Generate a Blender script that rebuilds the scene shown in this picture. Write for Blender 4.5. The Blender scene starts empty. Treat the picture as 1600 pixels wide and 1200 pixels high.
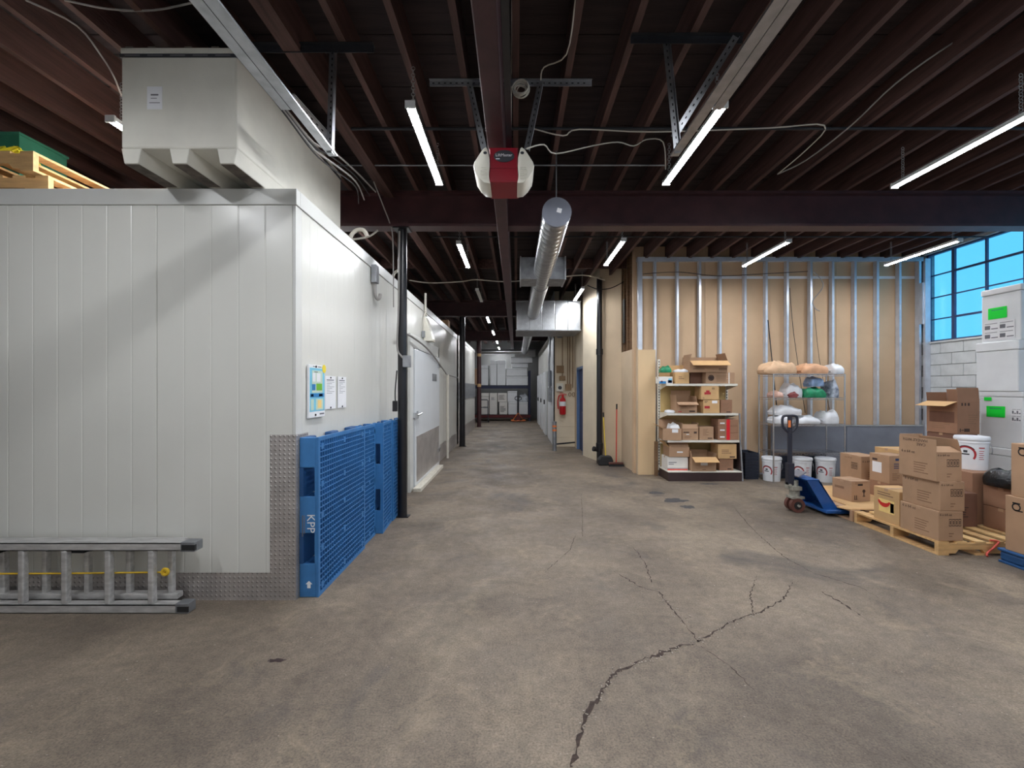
import bpy, bmesh, math, random
from mathutils import Vector, Matrix, noise
random.seed(7)
S = bpy.context.scene
COL = S.collection
R = math.radians
PI = math.pi
# ------------------------------------------------------------------ camera
CAMZ = 1.58
F_PX = 690.0                      # focal length in pixels of a 1600 px wide frame
cam = bpy.data.cameras.new('camera')
cam.sensor_width = 36.0
cam.lens = F_PX / 1600 * 36
cam.shift_x = -6 / 1600
cam.shift_y = 7 / 1600
cam.clip_start = 0.05
camo = bpy.data.objects.new('camera', cam)
COL.objects.link(camo)
camo.location = (0, 0, CAMZ)
camo.rotation_euler = (R(90), 0, 0)
S.camera = camo
# ------------------------------------------------------------------ world, exposure
S.view_settings.view_transform = 'Standard'
S.view_settings.look = 'None'
S.view_settings.gamma = 1.0
S.view_settings.use_curve_mapping = False
S.view_settings.exposure = 1.1
LED_POWER = 81.0
W = bpy.data.worlds.new('world')
S.world = W
W.use_nodes = True
bg = W.node_tree.nodes['Background']
bg.inputs[0].default_value = (0.085, 0.36, 0.58, 1)
bg.inputs[1].default_value = 1.1
# daylight enters through the long window of the right wall: portal so that Cycles samples it
pl = bpy.data.lights.new('window_portal', 'AREA')
pl.shape = 'RECTANGLE'
pl.size = 1.6
pl.size_y = 8.4
pl.cycles.is_portal = True
plo = bpy.data.objects.new('window_portal', pl)
COL.objects.link(plo)
plo.location = (7.66, 3.9, 3.21)
plo.rotation_euler = (0, R(90), 0)

# ------------------------------------------------------------------ helpers
def at(px, py, Y):                 # point of the place seen at a pixel, at depth Y
    return Vector(((px - 806) / F_PX * Y, Y, CAMZ - (py - 607) / F_PX * Y))
def fl(px, py, z=0.0):             # point at height z seen at a pixel
    Y = F_PX * (CAMZ - z) / (py - 607)
    return Vector(((px - 806) / F_PX * Y, Y, z))
def srgb(r, g, b):
    def c(u):
        u /= 255
        return u / 12.92 if u <= .04045 else ((u + .055) / 1.055) ** 2.4
    return (c(r), c(g), c(b), 1)

MATS = {}
def mat(name, col, rough=.6, metal=0.0, var=.12, scale=6, bump=0.0, bscale=80, emit=0, spec=.5,
        stretch=None, col2=None, detail=4, trans=0, coat=0):
    m = bpy.data.materials.new(name)
    m.use_nodes = True
    nt = m.node_tree
    N, L = nt.nodes, nt.links
    b = N['Principled BSDF']
    c = srgb(*col)
    b.inputs['Roughness'].default_value = rough
    b.inputs['Metallic'].default_value = metal
    b.inputs['Specular IOR Level'].default_value = spec
    b.inputs['Coat Weight'].default_value = coat
    tc = N.new('ShaderNodeTexCoord')
    vec = tc.outputs['Object']
    if stretch:
        mp = N.new('ShaderNodeMapping')
        mp.inputs['Scale'].default_value = stretch
        L.new(vec, mp.inputs[0]); vec = mp.outputs[0]
    if var > 0 or col2:
        n = N.new('ShaderNodeTexNoise')
        n.inputs['Scale'].default_value = scale
        n.inputs['Detail'].default_value = detail
        L.new(vec, n.inputs['Vector'])
        r = N.new('ShaderNodeValToRGB')
        r.color_ramp.elements[0].position = .32
        r.color_ramp.elements[1].position = .68
        a = srgb(*col2) if col2 else tuple(x * (1 - var) for x in c[:3]) + (1,)
        d = c if col2 else tuple(min(1, x * (1 + var)) for x in c[:3]) + (1,)
        r.color_ramp.elements[0].color = a
        r.color_ramp.elements[1].color = d
        L.new(n.outputs['Fac'], r.inputs[0])
        L.new(r.outputs[0], b.inputs['Base Color'])
    else:
        b.inputs['Base Color'].default_value = c
    if bump > 0:
        n2 = N.new('ShaderNodeTexNoise')
        n2.inputs['Scale'].default_value = bscale
        n2.inputs['Detail'].default_value = 3
        L.new(vec, n2.inputs['Vector'])
        bp = N.new('ShaderNodeBump')
        bp.inputs['Strength'].default_value = bump
        bp.inputs['Distance'].default_value = .01
        L.new(n2.outputs['Fac'], bp.inputs['Height'])
        L.new(bp.outputs[0], b.inputs['Normal'])
    if emit:
        b.inputs['Emission Color'].default_value = c
        b.inputs['Emission Strength'].default_value = emit
    if trans:
        b.inputs['Transmission Weight'].default_value = trans
    MATS[name] = m
    return m

def M_(m):
    return MATS[m] if isinstance(m, str) else m

class MB:
    def __init__(s):
        s.v = []; s.f = []
    def add(s, vs, fs):
        o = len(s.v)
        s.v += [tuple(p) for p in vs]
        s.f += [tuple(i + o for i in f) for f in fs]
        return s
    def box(s, x0, y0, z0, x1, y1, z1):
        if x0 > x1: x0, x1 = x1, x0
        if y0 > y1: y0, y1 = y1, y0
        if z0 > z1: z0, z1 = z1, z0
        return s.add([(x0,y0,z0),(x1,y0,z0),(x1,y1,z0),(x0,y1,z0),(x0,y0,z1),(x1,y0,z1),(x1,y1,z1),(x0,y1,z1)],
                     [(0,3,2,1),(4,5,6,7),(0,1,5,4),(1,2,6,5),(2,3,7,6),(3,0,4,7)])
    def obox(s, o, ex, ey, ez):    # box from a corner and three edge vectors
        o, ex, ey, ez = Vector(o), Vector(ex), Vector(ey), Vector(ez)
        if ex.cross(ey).dot(ez) < 0:
            o = o + ez; ez = -ez
        p = [o, o+ex, o+ex+ey, o+ey, o+ez, o+ex+ez, o+ex+ey+ez, o+ey+ez]
        return s.add(p, [(0,3,2,1),(4,5,6,7),(0,1,5,4),(1,2,6,5),(2,3,7,6),(3,0,4,7)])
    def bar(s, a, b, w, t, up=(0,0,1)):   # rectangular bar between two points
        a, b = Vector(a), Vector(b)
        d = (b - a)
        u = Vector(up)
        side = d.cross(u)
        if side.length < 1e-6: side = d.cross(Vector((1,0,0)))
        side.normalize()
        n = side.cross(d).normalized()
        return s.obox(a - side*w/2 - n*t/2, d, side*w, n*t)
    def cyl(s, a, b, r, n=16, r2=None, cap=True):
        a, b = Vector(a), Vector(b)
        r2 = r if r2 is None else r2
        d = (b - a).normalized()
        u = d.cross(Vector((0,0,1)))
        if u.length < 1e-4: u = Vector((1,0,0))
        u.normalize(); w = d.cross(u)
        vs = []
        for q, rr in ((a, r), (b, r2)):
            for i in range(n):
                t = 2*PI*i/n
                vs.append(q + u*math.cos(t)*rr + w*math.sin(t)*rr)
        fs = [(i, (i+1) % n, n+(i+1) % n, n+i) for i in range(n)]
        if cap:
            fs += [tuple(range(n-1, -1, -1)), tuple(range(n, 2*n))]
        return s.add(vs, fs)
    def lathe(s, prof, n=20, o=(0,0,0)):   # profile (r, z) turned about z
        o = Vector(o); vs = []
        for r, z in prof:
            for i in range(n):
                t = 2*PI*i/n
                vs.append((o.x + r*math.cos(t), o.y + r*math.sin(t), o.z + z))
        fs = []
        for k in range(len(prof)-1):
            for i in range(n):
                fs.append((k*n+i, k*n+(i+1) % n, (k+1)*n+(i+1) % n, (k+1)*n+i))
        fs += [tuple(range(n-1, -1, -1)), tuple(range((len(prof)-1)*n, len(prof)*n))]
        return s.add(vs, fs)
    def tube(s, pts, r, n=8, smooth=0):
        P = [Vector(p) for p in pts]
        if smooth and len(P) > 2:
            Q = []
            for i in range(len(P)-1):
                p0 = P[max(i-1, 0)]; p1 = P[i]; p2 = P[i+1]; p3 = P[min(i+2, len(P)-1)]
                for k in range(smooth):
                    t = k/smooth
                    Q.append(.5*((2*p1) + (p2-p0)*t + (2*p0-5*p1+4*p2-p3)*t*t + (3*p1-p0-3*p2+p3)*t**3))
            P = Q + [P[-1]]
        vs = []; u = None
        for i, p in enumerate(P):
            d = (P[min(i+1, len(P)-1)] - P[max(i-1, 0)]).normalized()
            if u is None:
                u = d.cross(Vector((0,0,1)))
                if u.length < 1e-3: u = d.cross(Vector((1,0,0)))
            u = (u - d*u.dot(d))
            if u.length < 1e-5: u = d.cross(Vector((.3,.8,.5)))
            u.normalize(); w = d.cross(u)
            for k in range(n):
                t = 2*PI*k/n
                vs.append(p + u*math.cos(t)*r + w*math.sin(t)*r)
        fs = []
        for i in range(len(P)-1):
            for k in range(n):
                fs.append((i*n+k, i*n+(k+1) % n, (i+1)*n+(k+1) % n, (i+1)*n+k))
        fs += [tuple(range(n-1, -1, -1)), tuple(range((len(P)-1)*n, len(P)*n))]
        return s.add(vs, fs)
    def prism(s, poly, o, eu, ev, en):     # polygon (u, v) in a frame, pushed along en
        o, eu, ev, en = map(Vector, (o, eu, ev, en))
        n = len(poly)
        a = [o + eu*u + ev*v for u, v in poly]
        b = [p + en for p in a]
        return s.add(a + b, [tuple(range(n)), tuple(range(2*n-1, n-1, -1))] +
                     [(i, n+i, n+(i+1) % n, (i+1) % n) for i in range(n)])
    def torus(s, c, R0, r, ax=(0,0,1), n=16, k=6, sx=1):
        c = Vector(c); d = Vector(ax).normalized()
        u = d.cross(Vector((0,0,1)))
        if u.length < 1e-4: u = Vector((1,0,0))
        u.normalize(); w = d.cross(u)
        pts = [c + u*math.cos(2*PI*i/n)*R0*sx + w*math.sin(2*PI*i/n)*R0 for i in range(n)]
        vs = []
        for i in range(n):
            e = (pts[i]-c).normalized()
            for j in range(k):
                t = 2*PI*j/k
                vs.append(pts[i] + e*math.cos(t)*r + d*math.sin(t)*r)
        fs = [(i*k+j, i*k+(j+1) % k, ((i+1) % n)*k+(j+1) % k, ((i+1) % n)*k+j) for i in range(n) for j in range(k)]
        return s.add(vs, fs)
    def mesh(s, name, bevel=0, smooth=False):
        me = bpy.data.meshes.new(name)
        me.from_pydata(s.v, [], s.f)
        bm = bmesh.new(); bm.from_mesh(me)
        if bevel:
            bmesh.ops.remove_doubles(bm, verts=bm.verts, dist=1e-6)
            es = [e for e in bm.edges if len(e.link_faces) == 2 and e.calc_face_angle(0) > .7]
            bmesh.ops.bevel(bm, geom=es, offset=bevel, segments=2, affect='EDGES', profile=.5, clamp_overlap=True)
        bmesh.ops.recalc_face_normals(bm, faces=bm.faces)
        bm.to_mesh(me); bm.free()
        if smooth:
            me.shade_smooth()
            try: me.set_sharp_from_angle(angle=R(40))
            except Exception: pass
        return me
    def build(s, name, m, parent=None, loc=(0,0,0), bevel=0, smooth=False, rz=0):
        me = s.mesh(name, bevel, smooth)
        me.materials.append(M_(m))
        return place(name, me, parent, loc, rz)

def place(name, me, parent=None, loc=(0,0,0), rz=0):
    o = bpy.data.objects.new(name, me)
    COL.objects.link(o)
    o.location = loc
    if rz: o.rotation_euler.z = rz
    o.parent = parent
    return o
def tag(o, label=None, cat=None, group=None, kind=None):
    if label: o['label'] = label
    if cat: o['category'] = cat
    if group: o['group'] = group
    if kind: o['kind'] = kind
    return o
def thing(name, label, cat, loc=(0,0,0), rz=0, group=None):
    o = bpy.data.objects.new(name, None)
    o.empty_display_size = .1
    COL.objects.link(o)
    o.location = loc
    o.rotation_euler.z = rz
    return tag(o, label, cat, group)
def copy_tree(o, parent=None):
    c = o.copy(); COL.objects.link(c); c.parent = parent
    for ch in list(o.children): copy_tree(ch, c)
    return c
def struct(o):
    o['kind'] = 'structure'; return o
def sroot(name, loc=(0,0,0)):
    o = bpy.data.objects.new(name, None); COL.objects.link(o); o.location = loc
    o['kind'] = 'structure'; return o

def lettering(body, size, m, parent, o, eu, ev, name='print', align='LEFT', label=None, depth=.0004, sx=1):
    cu = bpy.data.curves.new(name, 'FONT')
    cu.body = body; cu.size = size; cu.align_x = align; cu.extrude = depth
    cu.resolution_u = 2
    t = bpy.data.objects.new(name + '_src', cu)
    COL.objects.link(t)
    dg = bpy.context.evaluated_depsgraph_get()
    me = bpy.data.meshes.new_from_object(t.evaluated_get(dg))
    bpy.data.objects.remove(t, do_unlink=True)
    eu, ev = Vector(eu).normalized(), Vector(ev).normalized()
    en = eu.cross(ev)
    mx = Matrix((( eu.x*sx, ev.x, en.x, o[0]), (eu.y*sx, ev.y, en.y, o[1]), (eu.z*sx, ev.z, en.z, o[2]), (0,0,0,1)))
    me.transform(mx)
    me.materials.clear(); me.materials.append(M_(m))
    ob = place(name, me, parent)
    if label: ob['label'] = label
    return ob
# ------------------------------------------------------------------ materials
mat('joist', (84, 58, 52), .75, var=.35, scale=3, stretch=(8, .6, 8), bump=.25, bscale=20)
mat('joist_warm', (150, 92, 62), .75, var=.35, scale=3, stretch=(8, .6, 8), bump=.25, bscale=20)
mat('deck', (46, 34, 34), .85, var=.35, scale=2.5, stretch=(.7, 6, 6), bump=.3, bscale=15)
mat('red_steel', (70, 41, 43), .5, var=.22, scale=5, bump=.1, bscale=40)
mat('black_steel', (26, 26, 30), .32, var=.15, scale=5)
mat('dark_steel', (50, 50, 54), .5, metal=.4, var=.2)
mat('galv', (178, 180, 184), .34, metal=.9, var=.14, scale=14, bump=.04, bscale=30)
mat('galv_dull', (150, 152, 156), .5, metal=.7, var=.2, scale=9, bump=.05, bscale=30)
mat('stud_metal', (206, 212, 222), .32, metal=.4, var=.1, scale=6)
mat('duct_metal', (186, 188, 190), .28, metal=.92, var=.1, scale=12)
mat('panel_white', (214, 213, 206), .27, var=.025, scale=1.3, bump=.03, bscale=2.5, spec=.45)
mat('trim_white', (206, 206, 202), .35, var=.04, scale=3)
mat('door_white', (216, 219, 222), .3, var=.03, scale=2)
mat('eps', (226, 228, 230), .85, var=.03, scale=5, bump=.15, bscale=160)
mat('bin_white', (214, 211, 200), .7, var=.06, scale=4, bump=.1, bscale=60)
mat('bin_dirty', (96, 88, 80), .9, var=.4, scale=14)
mat('plaster_tan', (202, 180, 152), .85, var=.06, scale=2.5, bump=.08, bscale=40)
mat('plaster_cream', (222, 208, 184), .8, var=.05, scale=2.5, bump=.08, bscale=40)
mat('sheathing', (200, 170, 138), .9, var=.07, scale=1.6, bump=.06, bscale=60)
mat('plywood', (216, 186, 146), .75, var=.1, scale=2, stretch=(1, 1, .25))
mat('block_paint', (206, 208, 208), .8, var=.08, scale=7, bump=.35, bscale=60)
mat('mortar', (150, 150, 150), .95, var=.15, scale=20)
mat('concrete_wall', (150, 146, 142), .9, var=.1, scale=2)
mat('grey_wall', (128, 128, 126), .85, var=.08, scale=2)
mat('dark_wall', (62, 56, 56), .9, var=.1, scale=2)
mat('window_frame', (62, 74, 110), .5, var=.1)
mat('led_body', (226, 228, 228), .4, var=.03)
mat('led', (247, 250, 255), .4, var=0, emit=LED_POWER)
mat('led_off', (196, 198, 196), .4, var=.03)
mat('chain', (150, 150, 150), .4, metal=.8, var=0)
mat('cable_grey', (150, 146, 142), .6, var=.1)
mat('cable_white', (206, 200, 188), .6, var=.05)
mat('cable_black', (30, 28, 30), .55, var=0)
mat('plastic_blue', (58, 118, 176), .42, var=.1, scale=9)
mat('plastic_blue_dark', (34, 80, 130), .5, var=.1, scale=9)  # darker copy of plastic_blue, shade inside standing pallets; also colours the flat pallet
mat('wood', (204, 164, 112), .8, var=.18, scale=5, stretch=(1, 6, 6), bump=.15, bscale=40)
mat('wood_light', (222, 184, 128), .8, var=.15, scale=5, stretch=(1, 6, 6), bump=.15, bscale=40)
mat('wood_dark', (120, 92, 66), .85, var=.2, scale=5, stretch=(1, 6, 6), bump=.15, bscale=40)
mat('kraft', (172, 138, 109), .85, var=.06, scale=6)
mat('kraft_light', (200, 162, 114), .85, var=.06, scale=6)
mat('kraft_brown', (150, 112, 88), .85, var=.07, scale=6)
mat('kraft_dark', (118, 84, 68), .85, var=.08, scale=6)
mat('kraft_in', (200, 160, 112), .9, var=.05, scale=6)
mat('tape', (176, 142, 112), .35, var=.04)
mat('ink', (72, 54, 46), .8, var=.05)
mat('ink_faint', (136, 104, 80), .8, var=.08)
mat('ink_black', (28, 26, 28), .7, var=0)
mat('red_print', (168, 40, 46), .7, var=.08)
mat('red_tape', (214, 30, 44), .4, var=.04)
mat('paper', (232, 232, 234), .8, var=.03)
mat('text_grey', (110, 110, 116), .8, var=0)
mat('green_label', (0, 228, 60), .7, var=.03)
mat('navy', (40, 56, 96), .6, var=.1)
mat('carton_white', (222, 218, 212), .8, var=.04)
mat('pail', (230, 232, 236), .4, var=.03)
mat('jack_blue', (30, 78, 140), .38, var=.15, scale=9)
mat('jack_dark', (38, 40, 52), .45, var=.1)
mat('jack_cast', (158, 156, 146), .55, metal=.4, var=.25, scale=20)
mat('poly_red', (96, 58, 50), .5, var=.1)
mat('rubber', (34, 34, 36), .6, var=.1)
mat('bag_kraft', (206, 170, 136), .7, var=.12, scale=9, bump=.5, bscale=22)
mat('bag_orange', (208, 160, 124), .7, var=.16, scale=9, bump=.5, bscale=22)
mat('bag_white', (220, 222, 226), .5, var=.06, scale=9, bump=.7, bscale=16)
mat('bag_pink', (206, 168, 152), .6, var=.12, scale=9, bump=.6, bscale=18)
mat('bag_green', (30, 130, 88), .45, var=.3, scale=14, bump=.6, bscale=20)
mat('bag_blue', (150, 176, 214), .3, var=.2, scale=14, bump=.8, bscale=18)
mat('bag_dark', (92, 98, 116), .4, var=.5, scale=12, bump=.8, bscale=18, col2=(190, 200, 214))
mat('bag_red', (128, 60, 60), .5, var=.2, scale=14, bump=.5, bscale=18)
mat('bag_black', (18, 18, 20), .22, var=0, bump=1, bscale=26)
mat('aluminium', (194, 192, 190), .42, metal=.4, var=.2, scale=9, stretch=(1, 4, 4))
mat('rope_yellow', (214, 176, 40), .8, var=.1)
mat('opener_red', (136, 16, 34), .35, var=.05)
mat('opener_lens', (226, 222, 208), .35, var=.04)
mat('badge', (52, 54, 60), .4, var=0)
mat('chrome', (210, 212, 216), .22, metal=.95, var=0)
mat('steel_sheet', (142, 146, 158), .36, metal=.4, var=.12, scale=2.5)
mat('gondola_dark', (58, 42, 42), .5, var=.12)
mat('gondola_white', (222, 218, 206), .5, var=.04)
mat('gondola_back', (206, 178, 120), .75, var=.08, scale=3)
mat('tray_dark', (34, 40, 54), .5, var=.12)
mat('ext_red', (196, 24, 34), .3, var=.03)
mat('door_blue', (92, 120, 160), .45, var=.1)
mat('conduit_brown', (150, 122, 92), .7, var=.15)
mat('broom_yellow', (226, 196, 66), .5, var=.05)
mat('broom_red', (206, 74, 60), .5, var=.05)
mat('orange', (226, 124, 66), .5, var=.1)
mat('rack_navy', (30, 36, 66), .45, var=.1)
mat('rack_red', (92, 30, 32), .5, var=.1)
mat('clear_wrap', (190, 194, 200), .25, var=.3, scale=9, bump=.8, bscale=14)
mat('net_yellow', (222, 210, 40), .6, var=.1)
mat('crate_green', (60, 140, 112), .6, var=.1)
mat('cyan_sign', (120, 196, 222), .5, var=.05)
mat('sign_green', (120, 190, 60), .5, var=.05)
mat('sign_blue', (50, 130, 190), .5, var=.05)
mat('sign_cream', (196, 214, 196), .5, var=.05)
mat('yellow', (240, 216, 60), .5, var=.05)
mat('pepper_red', (206, 44, 40), .5, var=.1)
mat('pepper_bg', (238, 204, 130), .6, var=.1)
mat('straw', (214, 90, 76), .6, var=.1)
mat('timber_pale', (206, 200, 186), .8, var=.12, scale=5, stretch=(6, 1, 6))

def glass_mat():
    m = bpy.data.materials.new('window_glass'); m.use_nodes = True
    nt = m.node_tree; N, L = nt.nodes, nt.links
    N.remove(N['Principled BSDF'])
    t = N.new('ShaderNodeBsdfTransparent'); t.inputs[0].default_value = (.86, .95, 1, 1)
    g = N.new('ShaderNodeBsdfGlossy'); g.inputs['Roughness'].default_value = .15
    g.inputs[0].default_value = (.8, .9, 1, 1)
    mx = N.new('ShaderNodeMixShader'); mx.inputs[0].default_value = .06
    L.new(t.outputs[0], mx.inputs[1]); L.new(g.outputs[0], mx.inputs[2])
    L.new(mx.outputs[0], N['Material Output'].inputs[0])
    MATS['window_glass'] = m
glass_mat()

def plate_mat():                   # raised tread pattern on aluminium sheet
    m = mat('diamond_plate', (180, 174, 170), .34, metal=.5, var=.15, scale=5)
    nt = m.node_tree; N, L = nt.nodes, nt.links
    tc = N.new('ShaderNodeTexCoord')
    sp = N.new('ShaderNodeSeparateXYZ'); L.new(tc.outputs['Object'], sp.inputs[0])
    def math_(op, a, b=None):
        n = N.new('ShaderNodeMath'); n.operation = op
        for i, q in enumerate((a, b)):
            if q is None: continue
            if isinstance(q, (int, float)): n.inputs[i].default_value = q
            else: L.new(q, n.inputs[i])
        return n.outputs[0]
    u = math_('ADD', sp.outputs[0], sp.outputs[1]); w = sp.outputs[2]
    k = 2*PI/.034
    a = math_('MULTIPLY', math_('ADD', u, w), k); c = math_('MULTIPLY', math_('SUBTRACT', u, w), k)
    s1 = math_('MULTIPLY', math_('SINE', math_('MULTIPLY', a, .5)), math_('SINE', math_('MULTIPLY', c, .5)))
    h = math_('POWER', math_('MAXIMUM', s1, 0), 2.5)
    bp = N.new('ShaderNodeBump'); bp.inputs['Strength'].default_value = .9; bp.inputs['Distance'].default_value = .006
    L.new(h, bp.inputs['Height']); L.new(bp.outputs[0], N['Principled BSDF'].inputs['Normal'])
plate_mat()

def floor_mat():
    m = bpy.data.materials.new('floor_concrete'); m.use_nodes = True
    nt = m.node_tree; N, L = nt.nodes, nt.links
    b = N['Principled BSDF']
    tc = N.new('ShaderNodeTexCoord'); vec = tc.outputs['Object']
    def noise(sc, det=6, rough=.6, dist=0):
        n = N.new('ShaderNodeTexNoise'); n.inputs['Scale'].default_value = sc
        n.inputs['Detail'].default_value = det; n.inputs['Roughness'].default_value = rough
        n.inputs['Distortion'].default_value = dist
        L.new(vec, n.inputs['Vector']); return n.outputs['Fac']
    def ramp(f, stops):
        r = N.new('ShaderNodeValToRGB'); e = r.color_ramp.elements
        while len(e) < len(stops): e.new(.5)
        for i, (p, c) in enumerate(stops): e[i].position = p; e[i].color = c
        L.new(f, r.inputs[0]); return r.outputs[0]
    def mix(f, a, c, kind='MIX'):
        x = N.new('ShaderNodeMix'); x.data_type = 'RGBA'; x.blend_type = kind
        if isinstance(f, (int, float)): x.inputs[0].default_value = f
        else: L.new(f, x.inputs[0])
        for i, q in ((6, a), (7, c)):
            if isinstance(q, tuple): x.inputs[i].default_value = q
            else: L.new(q, x.inputs[i])
        return x.outputs[2]
    base = ramp(noise(.7, 7, .65, .3), [(.3, srgb(93, 83, 74)), (.5, srgb(119, 107, 94)), (.7, srgb(144, 130, 113))])
    fine = ramp(noise(14, 5, .7), [(.3, (.72, .72, .72, 1)), (.7, (1.12, 1.12, 1.12, 1))])
    c = mix(1, base, fine, 'MULTIPLY')
    grit = ramp(noise(95, 6, .8), [(.34, (.42, .4, .38, 1)), (.5, (1, 1, 1, 1)), (.66, (1.5, 1.47, 1.42, 1))])
    c = mix(.9, c, grit, 'MULTIPLY')
    vo = N.new('ShaderNodeTexVoronoi'); vo.inputs['Scale'].default_value = 26; L.new(vec, vo.inputs['Vector'])
    spk = ramp(vo.outputs['Distance'], [(.06, (1, 1, 1, 1)), (.12, (0, 0, 0, 1))])
    sf = N.new('ShaderNodeMath'); sf.operation = 'MULTIPLY'; L.new(spk, sf.inputs[0]); L.new(ramp(noise(3, 3), [(.5, (0, 0, 0, 1)), (.7, (.6, .6, .6, 1))]), sf.inputs[1])
    c = mix(sf.outputs[0], c, srgb(172, 160, 146))
    worn = ramp(noise(1.9, 10, .8, .8), [(.54, (0, 0, 0, 1)), (.68, (1, 1, 1, 1))])
    wf = N.new('ShaderNodeMath'); wf.operation = 'MULTIPLY'; L.new(worn, wf.inputs[0]); wf.inputs[1].default_value = .36
    c = mix(wf.outputs[0], c, srgb(176, 158, 132))
    oil = ramp(noise(.9, 5, .6, .8), [(.28, (1, 1, 1, 1)), (.42, (0, 0, 0, 1))])
    of = N.new('ShaderNodeMath'); of.operation = 'MULTIPLY'; L.new(oil, of.inputs[0]); of.inputs[1].default_value = .7
    c = mix(of.outputs[0], c, srgb(70, 66, 66))
    L.new(c, b.inputs['Base Color'])
    rr = ramp(noise(2.2, 5, .6), [(.3, (.45, .45, .45, 1)), (.7, (.75, .75, .75, 1))])
    L.new(rr, b.inputs['Roughness'])
    b.inputs['Specular IOR Level'].default_value = .35
    bp = N.new('ShaderNodeBump'); bp.inputs['Strength'].default_value = .35; bp.inputs['Distance'].default_value = .012
    ad = N.new('ShaderNodeMath'); ad.operation = 'ADD'
    L.new(noise(45, 5, .7), ad.inputs[0]); L.new(noise(5, 4, .6), ad.inputs[1])
    L.new(ad.outputs[0], bp.inputs['Height']); L.new(bp.outputs[0], b.inputs['Normal'])
    MATS['floor_concrete'] = m
floor_mat()
mat('crack_dirt', (58, 46, 40), .95, var=.4, scale=60)
mat('stain_dark', (62, 60, 62), .7, var=.3, scale=20)
mat('stain_red', (46, 28, 28), .6, var=.2, scale=20)
mat('chip', (156, 146, 134), .9, var=.1)

# ------------------------------------------------------------------ setting: floor
XL, XR, YB, YF = -9.0, 7.5, -.5, 23.2
JZ, DZ = 3.98, 4.22                # underside of joists, underside of deck
floor = struct(MB().box(XL-.2, YB-.2, -.12, XR+.2, YF+.2, 0).build('floor', 'floor_concrete'))

def crack(pts, w, name='crack', m='crack_dirt', seed=1):
    rnd = random.Random(seed)
    P = [fl(*p) for p in pts]
    Q = []
    for i in range(len(P)-1):
        n = max(2, int((P[i+1]-P[i]).length/.022))
        for k in range(n):
            q = P[i].lerp(P[i+1], k/n)
            j = min(.014, .0045+w*.35) if 0 < k else 0
            Q.append(q + Vector((rnd.uniform(-j, j), rnd.uniform(-j, j), 0)))
    Q.append(P[-1])
    mb = MB(); vs = []; n = len(Q)
    for i, q in enumerate(Q):
        d = (Q[min(i+1, n-1)] - Q[max(i-1, 0)]); s = Vector((-d.y, d.x, 0)).normalized()
        t = i/(n-1)
        ww = w*.75*(.12+rnd.random()*1.5)*min(1, 4*(1-t)+.25)
        vs += [q + s*ww/2 + Vector((0,0,.0012)), q - s*ww/2 + Vector((0,0,.0012))]
    mb.add(vs, [(2*i, 2*i+1, 2*i+3, 2*i+2) for i in range(n-1)])
    return mb.build(name, m, floor)
crack([(893,1199),(905,1150),(920,1110),(945,1075),(962,1050),(1000,1032),(1040,1018),(1090,1003)], .026, seed=2)
crack([(1090,1003),(1120,985),(1150,968),(1185,958),(1225,935),(1238,910)], .015, seed=3)
crack([(1092,1003),(1070,975),(1048,950),(1030,925),(1000,917),(960,893)], .012, seed=4)
crack([(1018,910),(1008,880),(990,855)], .009, seed=5)
crack([(1178,962),(1172,930),(1182,900)], .009, seed=6)
crack([(1225,870),(1270,895),(1345,918),(1400,950)], .008, seed=7)
crack([(1225,870),(1190,840),(1165,815),(1145,790)], .008, seed=8)
crack([(1285,925),(1320,945),(1355,968)], .02, seed=9)
crack([(855,890),(890,860),(900,835)], .007, seed=10)
crack([(910,838),(910,800),(908,770)], .006, seed=11)
crack([(1095,1010),(1140,1040),(1180,1080)], .006, seed=12)
def blotch(px, py, rx, ry, m, seed, name='stain'):
    rnd = random.Random(seed); c = fl(px, py); n = 26
    vs = [(c.x, c.y, .0009)]
    for i in range(n):
        t = 2*PI*i/n; k = .55 + .45*rnd.random()
        vs.append((c.x + rx*k*math.cos(t), c.y + ry*k*math.sin(t), .0009))
    MB().add(vs, [(0, 1+i, 1+(i+1) % n) for i in range(n)]).build(name, m, floor)
blotch(432, 1032, .065, .022, 'stain_red', 1)
blotch(1055, 782, .2, .16, 'stain_dark', 2)
blotch(1075, 792, .12, .1, 'stain_dark', 3)
blotch(1025, 770, .16, .1, 'stain_dark', 4)
blotch(1110, 756, .22, .05, 'stain_dark', 6)
rnd = random.Random(5)
chips = MB()
for i in range(420):
    x = rnd.uniform(-2.6, 3.6); y = rnd.uniform(1.5, 7.5)
    if x < -1.4 and y > 3.0: continue
    s = rnd.uniform(.002, .006)
    chips.box(x, y, 0, x+s*rnd.uniform(.8, 2), y+s, s*.5)
for (a_, b_, n_) in (((905,1150),(962,1050),40), ((962,1050),(1090,1003),40), ((1090,1003),(1185,958),26), ((1092,1003),(1030,925),18)):
    for i in range(n_):
        q = fl(*a_).lerp(fl(*b_), rnd.random()); x = q.x + rnd.gauss(0, .02); y = q.y + rnd.gauss(0, .02); s = rnd.uniform(.003, .009)
        chips.box(x, y, 0, x+s, y+s*rnd.uniform(.6, 1.4), s*.6)
o = chips.build('grit', 'chip', floor); o['kind'] = 'stuff'

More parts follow.
